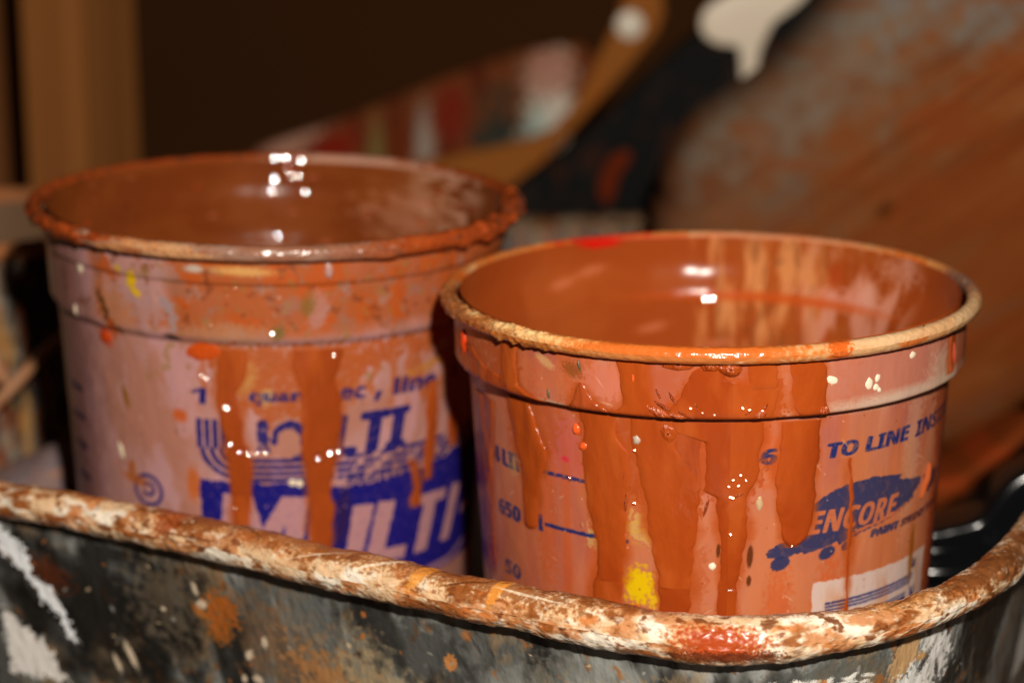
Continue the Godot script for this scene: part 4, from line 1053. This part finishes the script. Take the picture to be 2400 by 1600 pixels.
	part("collar", lathe([0.12645, 0.1268, 0.1275, 0.1282, 0.1288, 0.1295, 0.131, 0.134, 0.137, 0.140, 0.143, 0.146, 0.1468], func(h): return rad(prof, h), H, 360, false, 0.00025, 4), wallm, o)
	part("upper_collar", lathe([0.1468, 0.1471, 0.1475, 0.1479, 0.1486, 0.150, 0.152, 0.154, 0.1565], func(h): return rad(prof, h), H, 360, false, 0.00025, 5), wallm, o)
	# inside
	var ic := Canvas.new(1024, 320, Color8(134, 66, 27))
	var IX := func(th: float) -> float: return (fposmod(th, 360.0)) / 360.0 * 1024.0
	var IY := func(mm: float) -> float: return (161.2 - mm) / 70.0 * 320.0
	ic.wash(231, 0.008, 1.0, 1.2, Color8(116, 52, 20), 0.35, 0.75, 0.7)
	ic.wash(232, 0.025, 1.0, 1.0, Color8(186, 134, 106), 0.36, 0.66, 0.95, 310, 0, 425, 160)
	ic.wash(233, 0.05, 1.0, 1.0, Color8(196, 142, 116), 0.5, 0.66, 0.8, 330, 0, 400, 120)
	ic.blob(IX.call(145), IY.call(141), 40, 42, 0, Color8(184, 124, 96), 0.6, 0.8, 0.7, 110)
	ic.blob(IX.call(168), IY.call(160.4), 60, 5, 0, Color8(220, 180, 160), 0.85, 0.6, 0.5, 111)
	ic.blob(IX.call(140), IY.call(160.4), 70, 5, 0, Color8(206, 160, 142), 0.7, 0.6, 0.6, 112)
	for k in 40:
		ic.blob(IX.call(rng.randf_range(110, 250)), IY.call(rng.randf_range(125, 158)), rng.randf_range(1, 4), rng.randf_range(1, 4), 0, [Color8(196, 110, 80), Color8(206, 70, 30), Color8(96, 36, 14)][k % 3], 0.6, 0.7, 0.4, k)
	var inside := lathe([0.1602, 0.157, 0.153, 0.1495, 0.148, 0.146, 0.142, 0.138, 0.134, 0.130, 0.128, 0.126, 0.12, 0.10, 0.08, 0.05, 0.03], func(h): return rad(prof, h) - 0.0018, H, 300, false, 0.0004, 8)
	part("inner_wall", refit(inside, 0.08), mat(Color.WHITE, 0.24, ic.texture(), relief(1024, 320, 236, 0.012, 1.0, 1.6, 3), 0.03, 0.28), o)
	var pc := CylinderMesh.new()
	pc.top_radius = 0.0688; pc.bottom_radius = 0.0685; pc.height = 0.004; pc.radial_segments = 96
	part("paint_fill", pc, mat(Color8(160, 64, 20), 0.15), o).position = Vector3(0, 0.033, 0)
	# rim, lumpy on the right
	var rc := Canvas.new(2048, 64, Color8(160, 68, 28))
	var RX := func(th: float) -> float: return (th + 180.0) / 360.0 * 2048.0
	rc.wash(241, 0.03, 2.0, 1.0, Color8(176, 76, 28), 0.45, 0.62, 0.8)
	rc.wash(242, 0.05, 2.0, 1.0, Color8(126, 66, 42), 0.55, 0.7, 0.7)
	rc.wash(243, 0.05, 3.0, 1.0, Color8(176, 134, 112), 0.52, 0.66, 0.85, int(RX.call(-45)), 0, int(RX.call(22)), 64)
	rc.blob(RX.call(4), 6, 140, 20, 0, Color8(150, 116, 100), 0.7, 0.7, 0.4, 120)
	rc.blob(RX.call(4), 60, 140, 10, 0, Color8(150, 116, 100), 0.7, 0.7, 0.4, 121)
	for q in [[-26, 4], [-20, 60], [-17, 4], [-32, 60], [-12, 58]]:
		rc.blob(RX.call(q[0]), q[1], 26, 9, 0, Color8(216, 160, 110), 0.8, 0.5, 0.8, int(q[0] + 700))
	rc.blob(RX.call(165), 20, 120, 60, 0, Color8(214, 170, 150), 0.7, 0.7, 0.5, 122)
	var n := FastNoiseLite.new()
	n.seed = 19; n.frequency = 0.11; n.fractal_octaves = 4
	var lump := func(th: float, ph: float) -> float:
		var k := 0.0002 * n.get_noise_2d(th, ph * 4.0)
		var w := smoothstep(18, 30, th) * (1.0 - smoothstep(95, 130, th))
		k += w * (0.0003 + 0.0022 * maxf(0.0, n.get_noise_2d(th * 1.1 + 70, ph * 3.0) - 0.08) * (0.5 + smoothstep(45, 60, th)))
		var w2 := smoothstep(-130, -100, th) * (1.0 - smoothstep(-40, -20, th))
		k += w2 * 0.0009 * n.get_noise_2d(th * 1.5 + 30, ph * 6.0)
		return k
	part("rim", rim_mesh(.0838, .0025, .0027, .1585, lump), mat(Color.WHITE, 0.22, rc.texture(), relief(2048, 64, 245, 0.05, 1.0, 1.0, 4), 0.04), o)
	var wet := wet_mat(Color8(168, 74, 26), Color8(152, 64, 24), 250, 0.03)
	var k := 0
	for q in runs:
		part("paint_drip", drip_mesh(q, prof, [0.6, 0.6, 0.5, 0.5, 0.4][k], 300 + k), wet, o)
		k += 1
	for q in [[17.6, 152.0, 2.8, 6.0, 0.0, 1.6, Color8(186, 140, 130)], [-12.4, 123.8, 12.0, 6.0, 0.1, 0.6, Color8(196, 76, 22)], [-41.8, 123.6, 5.6, 4.2, 0.2, 0.7, Color8(196, 66, 18)]]:
		part("paint_lump", dab_mesh(q[0], q[1], q[2], q[3], q[4], q[5], prof, int(q[1] * 3)), mat(q[6], 0.2), o)
	var chip := mat(Color8(236, 214, 184), 0.45)
	for q in [[-48.0, 146.0, 3.6, 3.6, 0.1], [-47.0, 153.4, 4.0, 2.0, 0.2], [-52.2, 130.4, 2.0, 4.2, 0.0], [-39.4, 84.8, 2.8, 5.8, 0.25], [9.4, 79.4, 2.6, 2.4, 0.3], [11.2, 79.0, 2.2, 2.8, 0.2]]:
		part("paint_chip", dab_mesh(q[0], q[1], q[2], q[3], q[4], 0.4, prof, int(q[1] * 5)), chip, o)
	var gl := mat(Color8(170, 76, 26), 0.04)
	for q in [[-173.5, 160.0, 1.9], [-176.4, 160.0, 1.9], [179.1, 159.4, 1.7], [-177.1, 155.7, 1.0], [-178.0, 153.0, 1.2], [-179.9, 153.0, 1.2], [-173.4, 152.1, 1.8], [-172.7, 147.2, 1.6], [178.1, 147.3, 1.3], [-174.2, 129.9, 1.3]]:
		bead(o, q[0], q[1], prof, -0.0021, 1.5, 16.0 * q[2], gl)
	for q in [[-3.5, 146.2, 8], [-9.4, 133.9, 7], [4.8, 131.6, 9], [-11.6, 114.8, 16], [-12.8, 115.8, 9], [-7.4, 105.5, 9], [-6.5, 105.2, 9], [-6.1, 92.8, 10], [-3.9, 90.2, 12], [-1.6, 89.8, 11], [0.4, 89.8, 10], [2.7, 90.0, 9], [-5.5, 70.6, 9], [19.5, 122.9, 9], [18.8, 89.1, 11], [21.0, 89.6, 12], [16.0, 87.4, 8]]:
		bead(o, q[0], q[1], prof, 0.0006, 0.55, q[2] * 0.75, gl)

# ------------------------------------------------------------------ behind
func background() -> void:
	# big smeared form on the right
	var bc := Canvas.new(512, 512, Color8(146, 84, 44))
	bc.shear = 1.4
	bc.wash(301, 0.010, 1.0, 3.0, Color8(122, 56, 22), 0.34, 0.70, 0.85)
	bc.wash(302, 0.016, 1.0, 4.0, Color8(158, 100, 58), 0.52, 0.80, 0.55)
	bc.wash(303, 0.012, 1.0, 3.0, Color8(122, 104, 88), 0.56, 0.80, 0.6)
	bc.wash(306, 0.03, 1.0, 5.0, Color8(96, 48, 22), 0.58, 0.80, 0.5)
	bc.blob(90, 250, 110, 110, 0, Color8(112, 84, 66), 0.6, 0.9, 0.7, 201)
	bc.blob(150, 110, 150, 70, -0.6, Color8(128, 114, 100), 0.75, 0.9, 0.6, 202)
	bc.blob(300, 40, 180, 50, 0, Color8(126, 120, 114), 0.8, 0.9, 0.6, 203)
	bc.blob(330, 300, 190, 150, 0, Color8(134, 66, 26), 0.7, 1.0, 0.6, 204)
	bc.blob(40, 400, 60, 50, 0, Color8(142, 118, 100), 0.7, 0.8, 0.5, 205)
	bc.wash(304, 0.02, 3.5, 1.0, Color8(140, 66, 28), 0.6, 0.8, 0.5)
	bc.blob(122, 70, 15, 13, 0, Color8(216, 216, 218), 0.8, 0.8, 0.3, 206)
	bc.blob(205, 30, 44, 12, -0.1, Color8(206, 206, 206), 0.6, 0.8, 0.5, 207)
	var bas := [0.063, 0.004, 0.0647, 0.1053, 0.0687, 0.1195, 0.0690, 0.1285, 0.073, 0.1416, 0.0797, 0.1535, 0.0884, 0.1619, 0.103, 0.1709, 0.1145, 0.1796, 0.1259, 0.1909, 0.1353, 0.2026, 0.1446, 0.2142, 0.1635, 0.2296, 0.1976, 0.2429, 0.236, 0.2467, 0.2798, 0.2276, 0.3064, 0.1831, 0.3105, 0.1296, 0.2901, 0.0807, 0.2642, 0.0454, 0.2396, 0.0233, 0.2236, 0.0095, 0.2078, 0.001, 0.1856, 0.001, 0.1487, 0.001, 0.1071, 0.001]
	var b := put("smeared_basin", cushion(bas, 0.05, 0.035, 0.003, 5, 3.4, 4), mat(Color.WHITE, 0.75, bc.texture(), null, 0.0, 0.15))
	b.position.z = -1.0
	tag(b, "big rounded grey basin smeared with rust-brown paint, standing on edge behind right bucket", "basin")
	# black sheet with a cream spill
	var blk := thing("black_sheet", "matt black sheet with a cream paint spill running down, between wooden paddle and basin", "sheet", Vector3(0, -0.01, -1.17))
	var kc := Canvas.new(256, 256, Color8(20, 19, 18))
	kc.wash(311, 0.02, 1, 1, Color8(40, 30, 26), 0.5, 0.8, 0.8)
	kc.wash(312, 0.04, 1, 1, Color8(66, 28, 14), 0.66, 0.8, 0.8)
	part("face", slab([-0.0062, 0.0, -0.0062, 0.0822, 0.0033, 0.1051, 0.0269, 0.1218, 0.0596, 0.1515, 0.0896, 0.1796, 0.108, 0.1935, 0.1261, 0.2142, 0.1443, 0.2257, 0.179, 0.2257, 0.1683, 0.2004, 0.1571, 0.1865, 0.1368, 0.1632, 0.1238, 0.150, 0.13, 0.12, 0.13, 0.0], 0.02), mat(Color.WHITE, 0.6, kc.texture(), null, 0.0, 0.2), blk)
	part("paint_spill", cushion([0.1005, 0.1907, 0.1021, 0.1999, 0.1094, 0.2057, 0.1185, 0.2102, 0.1392, 0.2125, 0.1577, 0.2114, 0.1511, 0.2022, 0.142, 0.1969, 0.1365, 0.1873, 0.1328, 0.178, 0.1317, 0.1687, 0.1342, 0.1606, 0.131, 0.1576, 0.1257, 0.1583, 0.123, 0.1629, 0.1217, 0.1757, 0.1197, 0.1808, 0.1123, 0.1815, 0.1048, 0.1845], 0.003, 0.003, 0.0, 3, 4.0, 3), mat(Color8(252, 232, 206), 0.45, null, null, 0.0, 0.5), blk).position = Vector3(0, 0, 0.0045)
	part("paint_smear", cushion([0.0472, 0.0994, 0.0482, 0.109, 0.054, 0.121, 0.0622, 0.1245, 0.0647, 0.1198, 0.0589, 0.1114, 0.0555, 0.0994, 0.0519, 0.0946], 0.0012, 0.001, 0.0, 3, 3.0, 3), mat(Color8(112, 40, 12), 0.7, null, null, 0.0, 0.15), blk).position = Vector3(0, 0, 0.001)
	# wooden paddle
	var pd := thing("wooden_paddle", "curved tan wooden paint paddle with a white paint drop near its top end", "paddle", Vector3(0, -0.01, -1.21))
	var pcv := Canvas.new(256, 256, Color8(164, 98, 42))
	pcv.wash(321, 0.03, 1.0, 6.0, Color8(170, 94, 34), 0.45, 0.7, 0.7)
	part("blade", slab([0.0704, 0.2157, 0.0776, 0.2133, 0.083, 0.2062, 0.0842, 0.1942, 0.0805, 0.1835, 0.0639, 0.163, 0.0423, 0.1382, 0.0181, 0.1116, 0.0034, 0.098, -0.0235, 0.094, -0.028, 0.0, -0.0603, 0.0, -0.0602, 0.1097, -0.0406, 0.1126, -0.0186, 0.1178, 0.0059, 0.1227, 0.0217, 0.1289, 0.0302, 0.1367, 0.0374, 0.1496, 0.0469, 0.1678, 0.0564, 0.1871, 0.0633, 0.2062], 0.007), mat(Color.WHITE, 0.7, pcv.texture(), null, 0.0, 0.15), pd)
	var dot := SphereMesh.new()
	dot.radius = 0.0078; dot.height = 0.0156
	var dt := part("paint_drop", dot, mat(Color8(250, 236, 214), 0.4), pd)
	dt.position = Vector3(0.0652, 0.1877, 0.0005); dt.scale = Vector3(1, 1, 0.25)
	# splashed board
	var sc := Canvas.new(512, 256, Color8(124, 66, 34))
	sc.wash(331, 0.02, 1.0, 2.0, Color8(96, 40, 22), 0.45, 0.6, 0.85)
	sc.wash(332, 0.02, 1.0, 2.0, Color8(120, 92, 66), 0.6, 0.8, 0.6)
	for q in [[436, 84, 34, 74, 0.25, Color8(240, 232, 216)], [416, 100, 20, 46, 0.2, Color8(170, 190, 180)], [366, 110, 36, 60, 0.1, Color8(50, 58, 54)], [374, 130, 60, 34, -0.4, Color8(112, 112, 100)], [262, 86, 14, 32, 0.0, Color8(176, 160, 146)], [300, 60, 24, 26, 0.2, Color8(132, 40, 22)], [120, 96, 46, 16, -0.4, Color8(142, 34, 16)], [192, 110, 12, 44, 0.0, Color8(134, 116, 66)], [84, 74, 70, 14, -0.42, Color8(196, 146, 124)], [226, 100, 14, 40, 0.0, Color8(120, 50, 20)], [440, 24, 34, 20, 0.0, Color8(196, 140, 120)]]:
		sc.blob(q[0], q[1], q[2], q[3], q[4], q[5], 0.95, 0.6, 0.5, int(q[0]))
	var sb := put("splashed_board", slab([-0.1555, 0.1076, -0.1453, 0.1132, -0.1046, 0.1266, -0.0692, 0.141, -0.0441, 0.1511, -0.019, 0.1606, 0.001, 0.1668, 0.0209, 0.1711, 0.0396, 0.1725, 0.0497, 0.1656, 0.0487, 0.1405, 0.0313, 0.1152, 0.0061, 0.0871, 0.006, 0.0, -0.1561, 0.0], 0.01), mat(Color.WHITE, 0.7, sc.texture(), null, 0.0, 0.15))
	sb.position = Vector3(0, -0.01, -1.25)
	tag(sb, "sloping board splashed with white, red, olive and grey paint behind the left bucket", "board")
	# studs
	var wc := Canvas.new(256, 512, Color8(164, 104, 54))
	wc.wash(341, 0.03, 1.0, 10.0, Color8(142, 86, 44), 0.35, 0.75, 0.7)
	var stud := BoxMesh.new()
	stud.size = Vector3(0.036, 1.2, 0.054)
	var s := put("wooden_stud", stud, mat(Color.WHITE, 0.8, wc.texture(), null, 0.0, 0.15))
	s.position = Vector3(-0.2282, 0.59, -1.1514); s.rotation_degrees.y = -19
	tag(s, "upright pale wooden stud at the far left, its side face turned right", "stud")
	var plank := BoxMesh.new()
	plank.size = Vector3(0.14, 1.3, 0.03)
	var p := put("wooden_plank", plank, mat(Color8(140, 86, 48), 0.8, null, null, 0.0, 0.15))
	p.position = Vector3(-0.345, 0.64, -1.4)
	tag(p, "darker brown plank at the left frame edge, behind the pale stud", "plank")
	# inside the tub, right: brown scrap over a glossy black tray
	var ec := Canvas.new(128, 128, Color8(122, 54, 18))
	ec.wash(351, 0.03, 2.0, 1.0, Color8(150, 58, 20), 0.45, 0.7, 0.8)
	var sr := put("brown_scrap", cushion([0.1477, 0.0027, 0.1577, 0.0157, 0.1774, 0.0198, 0.1881, 0.0215, 0.2019, 0.0310, 0.2191, 0.0430, 0.2255, 0.0396, 0.2118, 0.0264, 0.203, 0.0198, 0.1954, 0.0094, 0.1883, 0.0059, 0.1785, 0.0003, 0.1587, 0.0003], 0.02, 0.02, 0.0, 3, 2.5, 3), mat(Color.WHITE, 0.7, ec.texture(), null, 0.0, 0.2))
	sr.position = Vector3(0, 0, -0.90)
	tag(sr, "rust-brown stained scrap lying between the basin and the glossy black tray", "scrap")
	var tr := thing("black_tray", "glossy black plastic tray inside the tub, right of the nearer bucket", "tray", Vector3(0, 0, -0.745))
	var gb := mat(Color8(14, 15, 17), 0.16)
	part("body", cushion([0.1414, 0.0386, 0.1489, 0.0443, 0.1597, 0.0471, 0.1681, 0.0504, 0.1746, 0.0599, 0.1823, 0.0672, 0.1969, 0.0731, 0.2007, 0.0615, 0.2009, 0.0019, 0.1426, 0.0019], 0.006, 0.02, 0.0, 3, 4.0, 3), gb, tr)
	for q in [[0.0372, 0.0022, 0.0012], [0.0296, 0.0045, 0.0034]]:
		var pts := PackedVector3Array()
		for k in 25: pts.append(Vector3(0.1395 + 0.0345 * k / 24.0, q[0] + 0.0018 * k / 24.0, q[1] + 0.003 * sin(PI * k / 24.0)))
		part("lip", tube(pts, q[2]), gb, tr)
	# inside the tub, left: rag and wire
	var gc := Canvas.new(128, 128, Color8(178, 122, 92))
	gc.wash(361, 0.04, 1, 1, Color8(126, 108, 112), 0.45, 0.6, 0.85)
	gc.blob(64, 30, 70, 26, 0, Color8(118, 104, 110), 0.7, 0.8, 0.6, 3)
	var rg := put("paint_rag", cushion([-0.215, 0.002, -0.2111, 0.0368, -0.1991, 0.0464, -0.1868, 0.0516, -0.1782, 0.0551, -0.17, 0.0516, -0.1655, 0.0421, -0.164, 0.028, -0.162, 0.002], 0.02, 0.015, 0.012, 4, 2.2, 4), mat(Color.WHITE, 0.8, gc.texture()))
	rg.position = Vector3(0, 0, -0.815)
	tag(rg, "crumpled pink and grey rag in the tub, left of the farther bucket", "rag")
	var cb := thing("crusted_bucket", "paint-streaked bucket with peach rim and bent wire handle, cut by the left frame edge", "bucket", Vector3(-0.247, 0.001, -0.94))
	var cc := Canvas.new(1024, 384, Color8(132, 116, 98))
	cc.wash(371, 0.02, 1.0, 4.0, Color8(60, 50, 40), 0.45, 0.62, 0.85)
	cc.wash(372, 0.025, 1.0, 5.0, Color8(128, 50, 20), 0.54, 0.66, 0.9)
	cc.wash(373, 0.022, 1.0, 4.0, Color8(52, 66, 72), 0.56, 0.68, 0.8)
	cc.wash(374, 0.03, 1.0, 5.0, Color8(184, 132, 72), 0.58, 0.7, 0.85)
	cc.wash(375, 0.03, 1.0, 3.0, Color8(156, 150, 136), 0.62, 0.74, 0.7)
	for q in [[-10, 20, 70, 40, Color8(206, 140, 96)], [22, 30, 60, 44, Color8(170, 152, 132)], [48, 60, 60, 90, Color8(58, 52, 44)]]:
		cc.blob((q[0] + 120.0) / 240.0 * 1024.0, q[1], q[2], q[3], 0, q[4], 0.85, 0.8, 0.5, int(q[1]))
	var cprof := [[0.0, 0.060], [0.118, 0.070]]
	part("wall", lathe([0.0, 0.0005, 0.004, 0.03, 0.06, 0.09, 0.105, 0.118], func(h): return (0.0 if h == 0.0 else rad(cprof, h)), 0.118, 120, false, 0.0008, 12), mat(Color.WHITE, 0.4, cc.texture()), cb)
	part("inner_wall", lathe([0.116, 0.08, 0.04, 0.004], func(h): return rad(cprof, h) - 0.002, 0.118, 120, true), mat(Color8(120, 90, 66), 0.5), cb)
	part("rim", rim_mesh(0.0705, 0.0035, 0.004, 0.117, func(th, ph): return 0.0006 * sin(th * 0.31) * cos(ph)), mat(Color8(176, 112, 70), 0.7, null, null, 0.0, 0.15), cb)
	for hp in [[[0.066, 0.086, 0.055], [0.0525, 0.076, 0.071], [0.043, 0.066, 0.082], [0.034, 0.057, 0.085], [0.029, 0.047, 0.086], [0.031, 0.036, 0.083], [0.036, 0.026, 0.075]], [[0.0285, 0.112, 0.073], [0.030, 0.095, 0.076], [0.034, 0.078, 0.078], [0.0405, 0.064, 0.080]]]:
		var wpts := PackedVector3Array()
		for i in hp.size() - 1:
			for k in 6:
				var v := func(j: int) -> Vector3: return Vector3(hp[clampi(j, 0, hp.size() - 1)][0], hp[clampi(j, 0, hp.size() - 1)][1], hp[clampi(j, 0, hp.size() - 1)][2])
				wpts.append(v.call(i).cubic_interpolate(v.call(i + 1), v.call(i - 1), v.call(i + 2), k / 6.0))
		part("handle", tube(wpts, 0.0024), mat(Color8(184, 128, 88), 0.5), cb)
